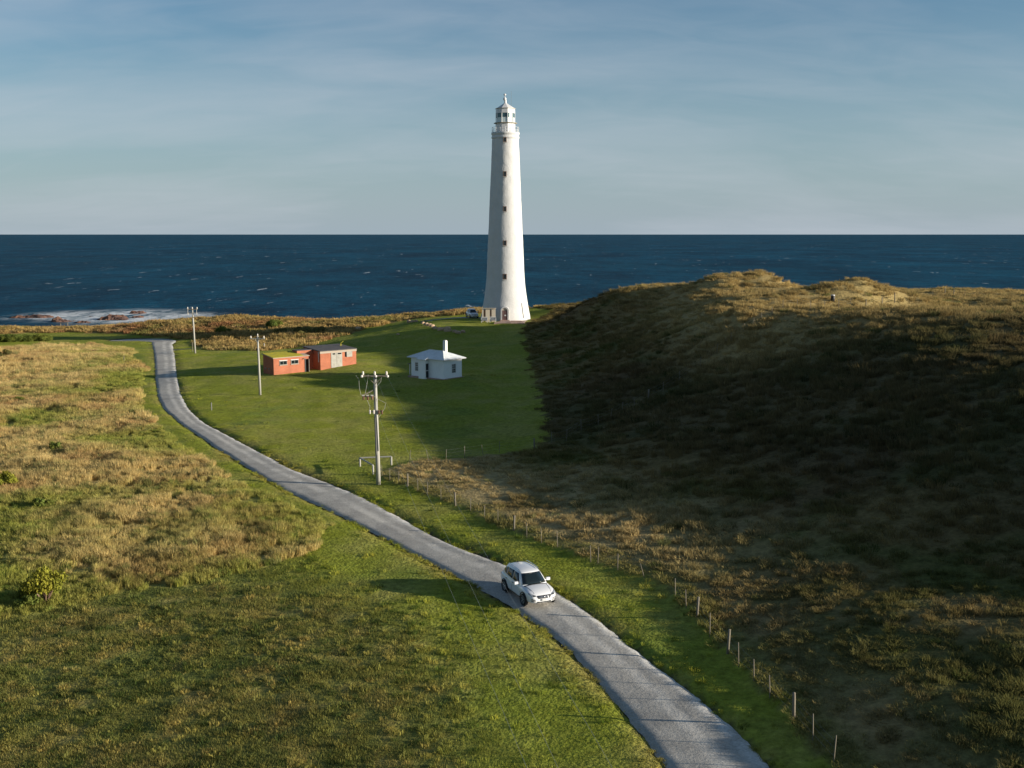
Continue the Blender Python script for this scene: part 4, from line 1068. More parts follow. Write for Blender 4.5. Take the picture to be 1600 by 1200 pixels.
def build_cottage():
    th = R(40)
    c = hit(693.8, 593.0)
    ex = np.array([math.cos(th), -math.sin(th)]); ey = np.array([math.sin(th), math.cos(th)])      # along the front (to the right), and into the house
    Lf, Ls, hw = 6.5, 3.7, 2.72
    ctr = c[:2] - ex * Lf / 2 + ey * Ls / 2
    z0 = min(gz1(*(ctr + ex * a * Lf / 2 + ey * b * Ls / 2)) for a in (-1, 1) for b in (-1, 1))
    t = thing('cottage', (ctr[0], ctr[1], z0), -th, 'small white weatherboard cottage with hipped pale iron roof and tall chimney', 'cottage')
    zc = c[2] - z0
    w = MB().box((0, 0, (hw + zc) / 2), (Lf, Ls, hw + zc)).build('wall', M['weatherboard'], t)
    bd = MB()
    for k in range(17):
        z = zc + .1 + k * .14
        if z > hw + zc - .05: break
        bd.box((0, -Ls / 2 - .012, z), (Lf + .02, .024, .012)); bd.box((Lf / 2 + .012, 0, z), (.024, Ls + .02, .012))
    bd.build('weatherboard_lap', M['weatherboard'], w)
    MB().box((0, -Ls / 2 - .16, zc - .20), (Lf + .6, .5, .5)).box((Lf / 2 + .2, .05, zc - .20), (.4, Ls + .1, .52)).build('foundation', M['stone'], t)
    zr = hw + zc
    v, f = hip_roof(Lf, Ls, zr + .05, .98, 2.7, .42)
    rf = MB().add(v, f).build('roof', M['roof_iron'], t)
    rg = MB()
    E = [v[i] for i in range(6)]
    for a_, b_ in ((4, 5), (0, 4), (1, 5), (2, 5), (3, 4)): rg.tube([E[a_], E[b_]], .06, 6)
    rg.build('ridge_cap', M['roof_iron'], rf)
    gt_ = MB(); q = [Vector(v[i]) + Vector((0, 0, -.02)) for i in (0, 1, 2, 3, 0)]; gt_.tube(q, .07, 6, False); gt_.build('gutter', M['white'], rf)
    MB().box((1.30, .50, zr + 1.30), (.50, .44, 2.3)).box((1.30, .50, zr + 2.49), (.40, .34, .10)).build('chimney', M['white'], t)
    # boarded porch on the front
    px = -.45
    po = MB().box((px, -Ls / 2 - .32, (hw + zc) / 2 - .1), (1.40, .64, hw + zc - .2)).build('porch', M['weatherboard'], t)
    MB().prism([(-Ls / 2 - .92, zr - .14), (-Ls / 2 - .92, zr - .05), (-Ls / 2 - .25, zr + .22), (-Ls / 2 - .25, zr + .13)], 1.8, 'x', px - .9).build('porch_roof', M['roof_iron'], po)
    d = MB().box((px + .705, -Ls / 2 - .32, zc + 1.05), (.05, .52, 2.0)).build('door', M['glass'], t)
    MB().box((px + .735, -Ls / 2 - .32, zc + 1.05), (.03, .52, .10)).build('door_rail', M['white'], d)
    wn = window(t, .60, 1.25); wn.location = (-2.12, -Ls / 2 - .03, zc + 1.42)
    ws = window(t, .82, 1.30); ws.location = (Lf / 2 + .03, .15, zc + 1.40); ws.rotation_euler = (0, 0, R(90))
    # open lean-to behind the left end
    for yy in (-.2, 1.2): MB().box((-Lf / 2 - 1.35, yy - .6, zc + .75), (.12, .12, 1.5)).build('lean_to_post', M['white'], t)
    MB().prism([(-Lf / 2 - 1.55, zc + 1.48), (-Lf / 2 - 1.55, zc + 1.56), (-Lf / 2 - .01, zc + 2.0), (-Lf / 2 - .01, zc + 1.92)], 2.1, 'y', -1.1).build('lean_to_roof', M['pole_dark'], t)
    MB().box((-Lf / 2 - .55, .1, zc + .45), (.8, 1.0, .9)).build('water_tank', M['pole_dark'], t)
    FOOT.append((ctr[0], ctr[1], Lf / 2 + 1.2, Ls / 2 + 1.0, -th))
build_cottage()

# ------------------------------------------------------------------ red brick sheds
def build_brick():
    th = R(40)
    ex = np.array([math.cos(th), math.sin(th)]); ey = np.array([-math.sin(th), math.cos(th)])
    c = hit(428, 586)
    L1, D1, h1 = 5.9, 3.3, 2.45
    ctr = c[:2] + ex * L1 / 2 + ey * D1 / 2
    z0 = min(gz1(*(ctr + ex * a * L1 / 2 + ey * b * D1 / 2)) for a in (-1, 1) for b in (-1, 1)) - .1
    zc = c[2] - z0
    t = thing('brick_shed', (ctr[0], ctr[1], z0), th, 'lower red brick shed with yellow lichen roof and two small windows', 'shed', 'red brick sheds')
    H = h1 + zc
    MB().box((0, 0, H / 2), (L1, D1, H)).build('wall', M['brick'], t)
    TI = Matrix.Rotation(R(7), 3, 'X')
    MB().prism([(-D1 / 2 + .01, H - .02), (D1 / 2 - .01, H - .02), (D1 / 2 - .01, H + .40)], L1 - .02, 'x', -L1 / 2 + .01).build('gable', M['brick'], t)
    MB().box((0, 0, H + .26), (L1 + .24, D1 + .24, .10), 0, TI).build('roof', M['beige'], t)
    MB().box((-.45, .02, H + .325), (L1 - .7, D1 + .10, .04), 0, TI).build('lichen_cover', M['lichen'], t)
    for x in (-1.35, .55):
        w = window(t, 1.25, .62, (2, 1), .08, 'window', 'grey_door'); w.location = (x, -D1 / 2 - .03, zc + 1.72)
        MB().box((0, -.01, .36), (1.35, .10, .08)).build('lintel', M['white'], w); MB().box((0, -.03, -.36), (1.35, .14, .07)).build('sill', M['beige'], w)
    d = MB().box((2.50, -D1 / 2 - .02, zc + 1.02), (.5, .05, 2.0)).build('doorway', M['black'], t)
    MB().box((2.86, -D1 / 2 - .22, zc + 1.05), (.06, .5, 2.0), R(-20)).build('open_door', M['grey_door'], t)
    MB().tube([(2.0, -D1 / 2, H - .32), (2.0, -D1 / 2 - .22, H - .38), (2.35, -D1 / 2 - .22, H - .30)], .05, 6).build('wall_lamp', M['pole_dark'], t)
    for y in (-.35, .75): MB().lathe([(.14, -.02), (.14, .05), (.10, .06)], 12, (-L1 / 2 - .03, y, zc + .8), 'y').build('vent', M['grey_door'], t)
    FOOT.append((ctr[0], ctr[1], L1 / 2 + .3, D1 / 2 + .3, th))
    # taller shed beyond, set slightly back, with the raised skylight box between
    c2 = hit(501, 578.5)
    L2, D2, h2 = 6.4, 5.2, 2.85
    ctr2 = c2[:2] + ex * L2 / 2 + ey * D2 / 2
    z2 = min(gz1(*(ctr2 + ex * a * L2 / 2 + ey * b * D2 / 2)) for a in (-1, 1) for b in (-1, 1)) - .1
    zb = c2[2] - z2
    u = thing('brick_shed', (ctr2[0], ctr2[1], z2), th, 'taller red brick shed with grey flat roof and pale double doors', 'shed', 'red brick sheds')
    H2 = h2 + zb
    MB().box((0, 0, H2 / 2), (L2, D2, H2)).build('wall', M['brick'], u)
    MB().prism([(-D2 / 2 + .01, H2 - .02), (D2 / 2 - .01, H2 - .02), (D2 / 2 - .01, H2 + .30)], L2 - .02, 'x', -L2 / 2 + .01).build('gable', M['brick'], u)
    MB().box((0, 0, H2 + .22), (L2 + .2, D2 + .2, .12), 0, Matrix.Rotation(R(3.4), 3, 'X')).build('roof', M['roof_grey'], u)
    MB().box((0, -D2 / 2 - .02, H2 - .16), (L2 + .12, .06, .32)).build('fascia', M['beige'], u)
    dd = MB()
    for sx in (-1, 1): dd.box((-.35 + sx * .50, -D2 / 2 - .03, zb + 1.13 + .25), (.97, .06, 2.3))
    dr = dd.build('door', M['grey_door'], u)
    for fx, fw in ((-.84, .40), (.16, .62)): MB().box((fx, -D2 / 2 - .075, zb + 2.36), (fw, .05, .20)).build('fanlight', M['glass'], dr)
    sh = MB().box((1.95, -D2 / 2 - .05, zb + 2.15), (1.0, .07, .85)).build('shutter', M['grey_door'], u)
    MB().box((1.30, -D2 / 2 - .02, zb + 2.15), (.26, .05, .80)).build('window', M['glass'], u)
    MB().tube([(-L2 / 2 - .06, -D2 / 2 + .45, zb + .0 + 1.2), (-L2 / 2 - .06, -D2 / 2 + .45, H2 - .05)], .06, 6).build('down_pipe', M['rail'], u)
    dish = MB()
    dish.tube([(2.2, .6, H2 + .1), (2.35, .5, H2 + .75), (2.75, .4, H2 + 1.05)], .045, 5); dish.tube([(2.35, .5, H2 + .1), (2.5, .5, H2 + .6)], .035, 5); dish.box((1.4, .6, H2 + .16), (.9, .5, .08))
    dish.build('roof_bracket', M['lichen'], u)
    FOOT.append((ctr2[0], ctr2[1], L2 / 2 + .3, D2 / 2 + .3, th))
    # link block with open clerestory box on top
    Lk, Dk, hk = 2.1, 2.6, 2.9
    ctrk = c[:2] + ex * (L1 + .9) + ey * (D1 * .62 + 1.0)
    zk = gz1(*ctrk) - .2
    k = thing('brick_link_block', (ctrk[0], ctrk[1], zk), th, 'recessed brick link with raised clerestory box joining the two sheds', 'shed')
    MB().box((0, 0, hk / 2), (Lk, Dk, hk)).build('wall', M['brick'], k)
    b = MB().prism([(-2.0, hk - .35), (-2.0, hk + .30), (.45, hk + .30), (.85, hk - .35)], 1.5, 'y', -1.5).build('clerestory', M['brick'], k)
    MB().box((-.75, -.75, hk + .335), (2.6, 1.6, .06)).build('roof', M['roof_grey'], k)
    FOOT.append((ctrk[0], ctrk[1], 1.3, 1.5, th))
build_brick()

# ------------------------------------------------------------------ power poles and lines
def arm(mb, c, d, L_, s=.10): mb.box(c, (L_, s, s), math.atan2(d[1], d[0]))
def insulator(c, s=1.0, name='insulator', parent=None):
    m = MB().lathe([(.02, 0), (.05 * s, .02 * s), (.09 * s, .05 * s), (.06 * s, .10 * s), (.10 * s, .14 * s), (.06 * s, .20 * s), (.08 * s, .24 * s), (.03 * s, .30 * s)], 10, c)
    return m.build(name, M['ceramic'], parent, True)
def build_poles():
    p = hit(591.5, 757); top = world_y(585.5, 577, p[1])
    t = thing('power_pole', (p[0], p[1], p[2] - .3), 0, 'nearest tall power pole with crossarm, rusty switchgear and dark sleeve', 'power pole', 'power poles along the road')
    H = top[2] - p[2] + .3; lean = top[0] - p[0]
    X = lambda z: lean * z / H
    MB().tube([(0, 0, 0), (X(H * .35), 0, H * .35), (X(H * .75), 0, H * .75), (X(H - .5), 0, H - .5)], [.20, .175, .15, .135], 14).build('pole', M['pole'], t, True)
    MB().tube([(X(2.9) - .06, -.12, 2.9), (X(6.1) - .06, -.10, 6.1)], .10, 8).build('steel_sleeve', M['pole_dark'], t)
    MB().tube([(X(1) + .1, -.17, 3.2), (X(6.2) + .06, -.16, 6.3)], .045, 6).build('cable_conduit', M['pole'], t)
    za = H - .55
    a = MB(); a.box((X(za), -.14, za), (2.05, .12, .13)); a.tube([(X(za) - .62, -.14, za - .06), (X(za - .7), -.12, za - .7)], .03, 5); a.tube([(X(za) + .62, -.14, za - .06), (X(za - .7), -.12, za - .7)], .03, 5)
    ca = a.build('crossarm', M['timber'], t)
    ends = []
    for dx in (-.98, 0, .98):
        insulator((X(za) + dx, -.14, za + .06), 1.15, parent=ca)
        MB().lathe([(.03, -.25), (.11, -.2), (.11, -.02), (.05, .05)], 10, (X(za) + dx + (.12 if dx >= 0 else -.06), -.34, za + .02), 'y').build('strain_insulator', M['ceramic'], ca, True)
        ends.append((p[0] + X(za) + dx + .1, p[1] - .45, p[2] - .3 + za + .03))
    # drop-out switch bracket on the left, lower ring of fuses
    zs = H - 2.25
    b = MB(); b.tube([(X(zs), 0, zs + .6), (X(zs) - .95, -.3, zs + .12)], .05, 6); b.box((X(zs) - .55, -.22, zs), (1.0, .10, .10))
    sb = b.build('switch_bracket', M['timber'], t)
    for k in range(3):
        MB().lathe([(.05, -.28), (.10, -.22), (.07, -.12), (.11, -.06), (.07, .02), (.10, .08), (.05, .14)], 10, (X(zs) - .98 + k * .36, -.26, zs), 'z').build('fuse_switch', M['rust'], sb, True)
        MB().box((X(zs) - .98 + k * .36, -.34, zs + .10), (.20, .10, .10)).build('fuse_cap', M['ceramic'], sb)
    zf = H - 3.55
    b2 = MB(); b2.box((X(zf), -.12, zf), (1.05, .09, .09)); lb = b2.build('fuse_bracket', M['beige'], t)
    for dx in (-.5, -.18, .25, .5):
        MB().lathe([(.05, -.22), (.09, -.16), (.06, -.04), (.09, .02), (.05, .12)], 10, (X(zf) + dx, -.16, zf + .03), 'z').build('fuse_switch', M['rust' if dx > 0 else 'ceramic'], lb, True)
    def loop(pts): 
        c = MB(); q = [Vector(v) for v in pts]; out = []
        for i in range(len(q) - 1):
            for s in range(6): out.append(q[i].lerp(q[i + 1], s / 6))
        out.append(q[-1]); c.tube(out, .015, 5); c.build('jumper_cable', M['pole'], t)
    loop([(X(za) - 1.55, -.2, za + .05), (X(za) - 1.32, -.2, za - .25), (X(za) - 1.28, -.25, za - 1.0), (X(zs) - 1.15, -.28, zs + .05)])
    loop([(X(za) - .55, -.2, za + .12), (X(za) - .62, -.2, za - .5), (X(zs) - .85, -.26, zs + .12)])
    loop([(X(za) + .55, -.15, za - .05), (X(za) + .50, -.15, za - .45), (X(za) + .1, -.15, za - .95)])
    loop([(X(zs) - .7, -.26, zs - .25), (X(zs) - .45, -.25, zs - .85), (X(zf) - .52, -.2, zf + .15)])
    loop([(X(zs) + .12, -.14, zs - .2), (X(zs) + .85, -.2, zs - .55), (X(zf) + .75, -.2, zf + .3), (X(zf) + .25, -.2, zf - .45)])
    # conductors run on over the road and beneath the camera
    far = [(0.0, 25), (.72, 25), (1.95, 25)]
    for e, f_, lab in zip(ends, far, ('thin power line from the left end of the nearest pole crossarm', 'thin power line from the middle of the nearest pole crossarm', 'thin power line from the right end of the nearest pole crossarm')):
        q = world_y(800 + f_[0] * FPX / 26.6, 1144, f_[1])
        e = np.array(e); pts = [e + (q - e) * s + np.array([0, 0, -1.0 * 4 * s * (1 - s) * .35 if s < 1 else 0]) for s in np.linspace(0, 1.25, 26)]
        m = MB().tube(pts, .0032, 5); tag(m.build('power_line', M['wire']), lab, 'cable', 'power lines above the road')
    # second and third poles
    p2 = hit(406.5, 617); t2 = thing('power_pole', (p2[0], p2[1], p2[2] - .2), R(-6), 'slim power pole with plain crossarm in front of the brick sheds', 'power pole', 'power poles along the road')
    H2 = world_y(404, 525, p2[1])[2] - p2[2] + .2
    MB().tube([(0, 0, 0), (-.05, 0, H2 * .6), (-.10, 0, H2)], [.17, .14, .11], 12).build('pole', M['pole'], t2, True)
    a2 = MB(); a2.box((-.1, -.12, H2 - .35), (1.95, .10, .11))
    for s in (-1, 1): a2.tube([(-.1 + s * .42, -.12, H2 - .4), (-.1, -.1, H2 - .8)], .03, 5)
    c2 = a2.build('crossarm', M['pole'], t2)
    for dx in (-.98, .78): insulator((dx, -.12, H2 - .3), 1.1, parent=c2)
    insulator((-.1, 0, H2), 1.0, parent=c2)
    p3 = hit(304.5, 552); t3 = thing('power_pole', (p3[0], p3[1], p3[2] - .2), R(3), 'farthest power pole with two crossarms standing against the sea', 'power pole', 'power poles along the road')
    H3 = world_y(302.8, 482, p3[1])[2] - p3[2] + .2
    MB().tube([(.05, 0, 0), (-.05, 0, H3 * .6), (-.14, 0, H3)], [.19, .16, .14], 12).build('pole', M['pole'], t3, True)
    a3 = MB(); a3.box((-.12, -.15, H3 - .15), (2.0, .10, .10)); a3.box((-.12, -.15, H3 - .85), (1.5, .08, .08)); a3.box((.30, -.15, H3 - 1.62), (1.0, .10, .10)); c3 = a3.build('crossarm', M['timber'], t3)
    for dx in (-1.0, .76, -.12): insulator((dx, -.15, H3 - .1), 1.3, parent=c3)
    for dx in (-.95, .70): MB().tube([(dx, -.2, H3 - .1), (dx - .03, -.2, H3 - .9)], .03, 5).build('dropper', M['ceramic'], t3)
    for dx in (-.95, .7): MB().box((dx, -.2, H3 - 1.0), (.14, .14, .35)).build('fuse_switch', M['ceramic'], t3)
build_poles()

# ------------------------------------------------------------------ fences: posts and wires
def post_mesh(kind, h):
    m = MB()
    r = {'thick': .075, 'thin': .026, 'stake': .024}[kind]
    m.tube([(0, 0, -.3), (0, 0, h * .6), (0, 0, h)], [r, r * .97, r * .92], 8 if kind == 'thick' else 6)
    return m
def fence(label, posts, h, wires=(.35, .65, .92), group=None, base=None):
    P = [hit(*q[:2]) for q in posts]
    t = thing('wire_fence', tuple(P[0]), 0, label, 'fence', group)
    O = P[0]; tops = []
    for q, p in zip(posts, P):
        kind = q[2] if len(q) > 2 else 'thin'; hh = (q[3] if len(q) > 3 else h) * random.uniform(.94, 1.06)
        lx = q[4] if len(q) > 4 else random.uniform(-.05, .05)
        o = post_mesh(kind, hh).build('post', M['timber'], t, True)
        o.location = tuple(p - O); o.rotation_euler = (random.uniform(-.04, .04), lx, random.uniform(0, .6) if abs(lx) < .08 else 0)
        tops.append(p - O)
    w = MB()
    for k in wires:
        pts = []
        for a, b in zip(tops[:-1], tops[1:]):
            for s in (0, .5): pts.append(a + (b - a) * s + np.array([0, 0, h * k - (.03 if s else 0)]))
        pts.append(tops[-1] + np.array([0, 0, h * k])); w.tube(pts, .0028, 3, False)
    w.build('fence_wire', M['wire'], t)
    return t
def build_fences():
    T, S = 'thick', 'stake'
    fence('roadside post and wire fence along the foot of the dark hill', [(597, 746), (609, 751), (623, 755), (637, 760, T), (653, 768), (668, 774), (689, 782), (711.5, 790.6, T), (735, 799), (757, 811.5), (778, 819), (803, 829, T), (823, 840), (846, 849), (871, 855), (923, 879), (934, 882), (965, 891), (1007, 904, S, 1.0, -.28)], 1.05)
    fence('nearest post and wire fence on the grassy bank right of the road', [(1055, 932), (1072, 951), (1089, 964, T, 1.1), (1109, 995, 'thin', 1.25), (1137, 1021, T, 1.2), (1154, 1042, 'thin', 1.25), (1178, 1065), (1203, 1091), (1240, 1127, T, 1.3), (1270, 1161, 'thin', 1.3), (1302, 1196, 'thin', 1.3)], 1.12)
    fence('sparse leaning post fence across the grass behind the nearest pole', [(640, 723, S, 1.2, .08), (670, 721, S, 1.2, -.22), (697, 720), (726, 716), (755, 712, S, 1.1, -.14), (780, 708), (835, 702, T)], 1.1)
    fence('line of thin posts climbing the shaded face of the hill', [(862, 693), (885, 689), (908, 673), (935, 664), (954, 656, S, 1.2, .12), (972, 645), (991, 637), (1013, 624, T), (1036, 613), (1061, 596), (1095, 573), (1120, 553), (1142, 535), (1162, 519), (1177, 512), (1190, 503), (1206, 494)], 1.15)
    fence('sunlit row of posts along the flat hilltop below the dunes', [(1223, 484), (1246, 481), (1266, 485), (1288, 484), (1310, 484), (1329, 477), (1353, 481, T), (1378, 477, T), (1398, 473, T, 1.5)], 1.25)
    fence('short row of posts on the skyline right of the dune', [(1457, 463), (1476, 462, T, 1.5), (1490, 462, T), (1507, 463)], 1.2)
    fence('row of tiny posts on the coastal mound against the sea', [(418, 498), (455, 500), (468, 500), (482, 500.5), (490, 501), (500, 501.5)], 1.1)
    # timber rail corner behind the nearest pole
    a, b, c = hit(562.5, 729), hit(583, 741), hit(611.5, 727)
    t = thing('timber_rail', tuple(a), 0, 'low weathered timber rail corner standing behind the nearest pole', 'rail')
    hs = .78
    for q in (a, b, c): MB().tube([(0, 0, -.3), (0, 0, hs)], .085, 8).build('post', M['pole'], t, True).location = tuple(q - a)
    r = MB(); up = np.array([0, 0, hs + .01])
    r.tube([up, c - a + up], .07, 8); r.tube([up, b - a + up], .07, 8); r.build('rail', M['pole'], t)
    # single posts and small markers
    def single(px, py, h, r, m, name, lab, cat):
        p = hit(px, py); o = MB().tube([(0, 0, -.2), (0, 0, h * .9), (0, 0, h)], [r, r, r * .8], 8).build(name, M[m], loc=tuple(p)); tag(o, lab, cat)
    single(330.5, 641, .95, .07, 'pole_dark', 'marker_post', 'lone dark post in the lawn left of the second pole', 'post')
    single(194, 566, 1.2, .06, 'timber', 'marker_post', 'lone pale post on the edge of the tan tussock field', 'post')
    single(413, 544, 1.0, .05, 'white', 'marker_post', 'white marker post behind the second pole by dark scrub', 'post')
    single(1355, 432.5, .7, .14, 'white', 'survey_marker', 'small white marker on top of the right hand dune', 'marker')
    single(1190, 431.5, .8, .10, 'white', 'survey_marker', 'small white marker beside the bush on the left dune', 'marker')
    p = hit(1301, 471)
    d = thing('barrel', tuple(p), 0, 'dark barrel with white lid standing below the right hand dune', 'barrel')
    MB().lathe([(.30, -.1), (.31, .4), (.29, .8), (.26, .85)], 16).build('body', M['black'], d, True); MB().lathe([(.30, .85), (.31, .95), (.24, 1.02), (.03, 1.03)], 16).build('lid', M['white'], d, True)
    # white boom rail beside the road at the third pole
    a, b = hit(271, 551), hit(301, 549.5)
    t = thing('barrier_rail', tuple(a), 0, 'long low pale boom rail beside the road near the farthest pole', 'rail')
    MB().tube([(0, 0, .55), tuple(b - a + np.array([0, 0, .62]))], .07, 8).build('boom', M['grey_door'], t)
    for q, h in ((a, .6), (b, 1.9)): MB().tube([(0, 0, -.2), (0, 0, h)], .06, 6).build('post', M['timber'], t).location = tuple(q - a)
    a, b = hit(95, 512.5), hit(106, 512.5)
    t = thing('timber_frame', tuple(a), 0, 'small pale open timber frame on the far shore edge at the left', 'frame')  # bare timber frame, two posts under one beam
    for q in (a, b): MB().tube([(0, 0, -.2), (0, 0, 1.3)], .10, 6).build('post', M['timber'], t).location = tuple(q - a)
    MB().tube([(-.1, 0, 1.35), tuple(b - a + np.array([.1, 0, 1.35]))], .10, 6).build('beam', M['timber'], t)
build_fences()

# ------------------------------------------------------------------ boulders edging the tower lawn
def boulder_mesh(seed, s):
    bm = bmesh.new(); bmesh.ops.create_icosphere(bm, subdivisions=3, radius=1)
    g = np.random.default_rng(seed); V = np.array([v.co[:] for v in bm.verts])
    d = 1 + .28 * fbm(V[:, 0] + seed, V[:, 1] + V[:, 2] * 1.7, 1.1, seed, 4)
    sc = g.uniform(.7, 1.2, 3) * np.array([1.15, .95, .75]) * s
    for v, k in zip(bm.verts, d): v.co = Vector((v.co.x * k * sc[0], v.co.y * k * sc[1], v.co.z * k * sc[2]))
    me = bpy.data.meshes.new('boulder'); bm.to_mesh(me); bm.free(); me.polygons.foreach_set('use_smooth', [False] * len(me.polygons)); me.materials.append(M['rock'])
    return me
def build_rocks():
    L_ = [(639, 504, .55, 'pale boulder at the far left end of the rock row'), (644.5, 503.5, .5, 'second boulder from the left end of the rock row'), (650, 503, .5, 'third boulder from the left end of the rock row'),
          (661, 506, .45, 'small boulder where the rock row starts to run downhill'), (666, 508, .6, 'rounded boulder fifth from the left in the rock row'), (671, 509.5, .6, 'upright bright boulder in the upper half of the rock row'),
          (675, 511, .65, 'large sunlit boulder in the upper half of the rock row'), (679.5, 514, .6, 'boulder just below the large sunlit one in the rock row'), (688, 516, .6, 'dull brown boulder in the middle of the rock row'),
          (693, 515.5, .5, 'small boulder in the middle of the rock row'), (699, 517.5, .85, 'biggest reddish boulder in the lower half of the rock row'), (710, 519, .45, 'low boulder third from the right end of the rock row'),
          (715.6, 521, .6, 'bright boulder second from the right end of the rock row'), (723, 519.5, .5, 'pale boulder at the right end of the rock row')]
    for k, (px, py, s, lab) in enumerate(L_):
        p = hit(px, py); o = bpy.data.objects.new('boulder', boulder_mesh(700 + k, s)); SC.collection.objects.link(o); o.location = (p[0], p[1], p[2] + s * .25); o.rotation_euler = (0, 0, random.uniform(0, 6))
        tag(o, lab, 'boulder', 'boulders edging the lighthouse lawn')
    for px, py, s, lab in ((622, 523, .35, 'single pale stone on the slope left of the rock row'), (19, 509.5, 1.4, 'large orange shore boulder at the far left edge'), (8, 512, 1.1, 'pale shore boulder in front of the large orange one'), (33, 511.5, .8, 'small pale stone on the shore edge at the left'), (560, 516, .8, 'pale rock on the dark slope above the brick sheds')):
        p = hit(px, py); o = bpy.data.objects.new('boulder', boulder_mesh(int(px) + 3, s)); SC.collection.objects.link(o); o.location = (p[0], p[1], p[2] + s * .25); tag(o, lab, 'boulder')
build_rocks()

# ------------------------------------------------------------------ shrubs
def leaf_mat(name, col):
    m = bpy.data.materials.new(name); m.use_nodes = True
    nt = m.node_tree; N, L = nt.nodes, nt.links; N.clear()
    out = N.new('ShaderNodeOutputMaterial'); b = N.new('ShaderNodeAttribute'); b.attribute_name = 'blade'
    mx = N.new('ShaderNodeMix'); mx.data_type = 'RGBA'; mx.blend_type = 'MULTIPLY'; mx.inputs[0].default_value = 1; mx.inputs[6].default_value = (*col, 1)
    L.new(b.outputs['Color'], mx.inputs[7])
    d = N.new('ShaderNodeBsdfDiffuse'); t = N.new('ShaderNodeBsdfTranslucent'); ms = N.new('ShaderNodeMixShader'); ms.inputs[0].default_value = .25
    L.new(mx.outputs[2], d.inputs['Color']); L.new(mx.outputs[2], t.inputs['Color']); L.new(d.outputs[0], ms.inputs[1]); L.new(t.outputs[0], ms.inputs[2]); L.new(ms.outputs[0], out.inputs[0])
    return m
LEAF = {'lime': leaf_mat('lime_shrub_leaf', (.22, .225, .035)), 'green': leaf_mat('green_shrub_leaf', (.135, .165, .038)), 'olive': leaf_mat('olive_shrub_leaf', (.17, .155, .055))}
def shrub(px, py, r, h, leaf, lab, seed, trunk=True, cat='shrub', group=None):
    p = hit(px, py); g = np.random.default_rng(seed)
    t = thing('shrub', tuple(p), 0, lab, cat, group)
    # clumps round limb ends
    cl = []
    st = MB()
    nl = int(9 + r * 4)
    for k in range(nl):
        a = g.uniform(0, 6.28); q = r * math.sqrt(g.uniform()) * .8; zz = h * g.uniform(.22, .90) * (1 - .35 * (q / r) ** 2)
        c = Vector((q * math.cos(a), q * math.sin(a), zz)); cl.append((c, r * g.uniform(.28, .5)))
        st.tube([(0, 0, -.1), tuple(c * .45 + Vector((0, 0, -.05))), tuple(c)], [.05 * r + .02, .03 * r + .01, .008], 5)
    st.build('stem', M['frame_brown'], t)
    co, fc, bl = [], [], []
    for c, cr in cl:
        sh = g.uniform(.7, 1.25); wm = g.uniform(-.08, .12)
        for _ in range(int(150 * (cr / .4) ** 2) + 60):
            d = g.normal(size=3); d /= np.linalg.norm(d); rad = cr * g.uniform(.45, 1.08)
            q = np.array(c) + d * rad * np.array([1, 1, .8])
            if q[2] < .02: continue
            n = d + g.normal(0, .7, 3); n /= np.linalg.norm(n); u = np.cross(n, [0, 0, 1.0]); u /= np.linalg.norm(u) + 1e-6; v = np.cross(n, u)
            s = g.uniform(.045, .095) * (1 + .25 * r)
            o = len(co); co += [q - u * s * .6, q + v * s, q + u * s * .6, q - v * s]; fc += [(o, o + 1, o + 2, o + 3)]
            k = sh * g.uniform(.75, 1.25); bl += [(k * (1 + wm), k, k * (1 - wm))] * 4
    me = raw_mesh('foliage', np.array(co), np.array(fc), False); set_col(me, 'blade', np.array(bl)); me.materials.append(LEAF[leaf])
    o = bpy.data.objects.new('foliage', me); SC.collection.objects.link(o); o.parent = t
    return t
def build_shrubs():
    shrub(71, 941, 1.15, 2.35, 'lime', 'bright lime shrub with a dark shadow at the edge of the tussock field', 1)
    shrub(12, 762, 1.15, 1.25, 'lime', 'wide yellow green shrub at the left edge of the tussock field', 2)
    shrub(45, 946, .8, .9, 'green', 'low green shrub in the shadow of the bright lime one', 3)
    shrub(88, 706, .7, 1.1, 'green', 'small upright green shrub in the tan grass at the left', 4)
    shrub(66, 792, .7, .7, 'green', 'low green shrub right of the wide yellow green one', 5)
    shrub(5, 559, 1.3, 1.6, 'olive', 'olive shrub at the far left edge of the tan field', 6)
    shrub(27, 628, .9, .6, 'green', 'flat green shrub in the tan grass on the far left', 7)
    shrub(1208, 441.5, 2.2, 2.1, 'olive', 'rounded dark bush on the crest of the left dune', 9)
    k = 0
    labs = ['leftmost mound of', 'second mound of', 'third mound of', 'fourth mound of', 'fifth mound of', 'sixth mound of', 'rightmost mound of']
    for i, px in enumerate((-4, 9, 21, 33, 45, 56, 67)):
        shrub(px, 534 - .25 * i, 2.0, 1.5 - .08 * i, 'green', labs[i] + ' the dark green scrub beyond the tan field', 20 + i, group='scrub mounds beyond the tan field')
    for i, (px, py, r, h, lf, lab) in enumerate(((440, 521, 2.0, 1.0, 'olive', 'dark scrub bush on the coastal mound above the brick sheds'), (470, 522, 2.3, 1.1, 'olive', 'wide dark scrub bush right of the first on the coastal mound'), (427, 511, 2.0, 1.4, 'green', 'bright green bush high on the coastal mound'), (352, 521, 2.0, 1.2, 'green', 'low dark green bush on the flat coast right of the farthest pole'), (500, 519, 1.8, .9, 'olive', 'rightmost dark bush on the coastal mound'))):
        shrub(px, py, r, h, lf, lab, 40 + i)
build_shrubs()

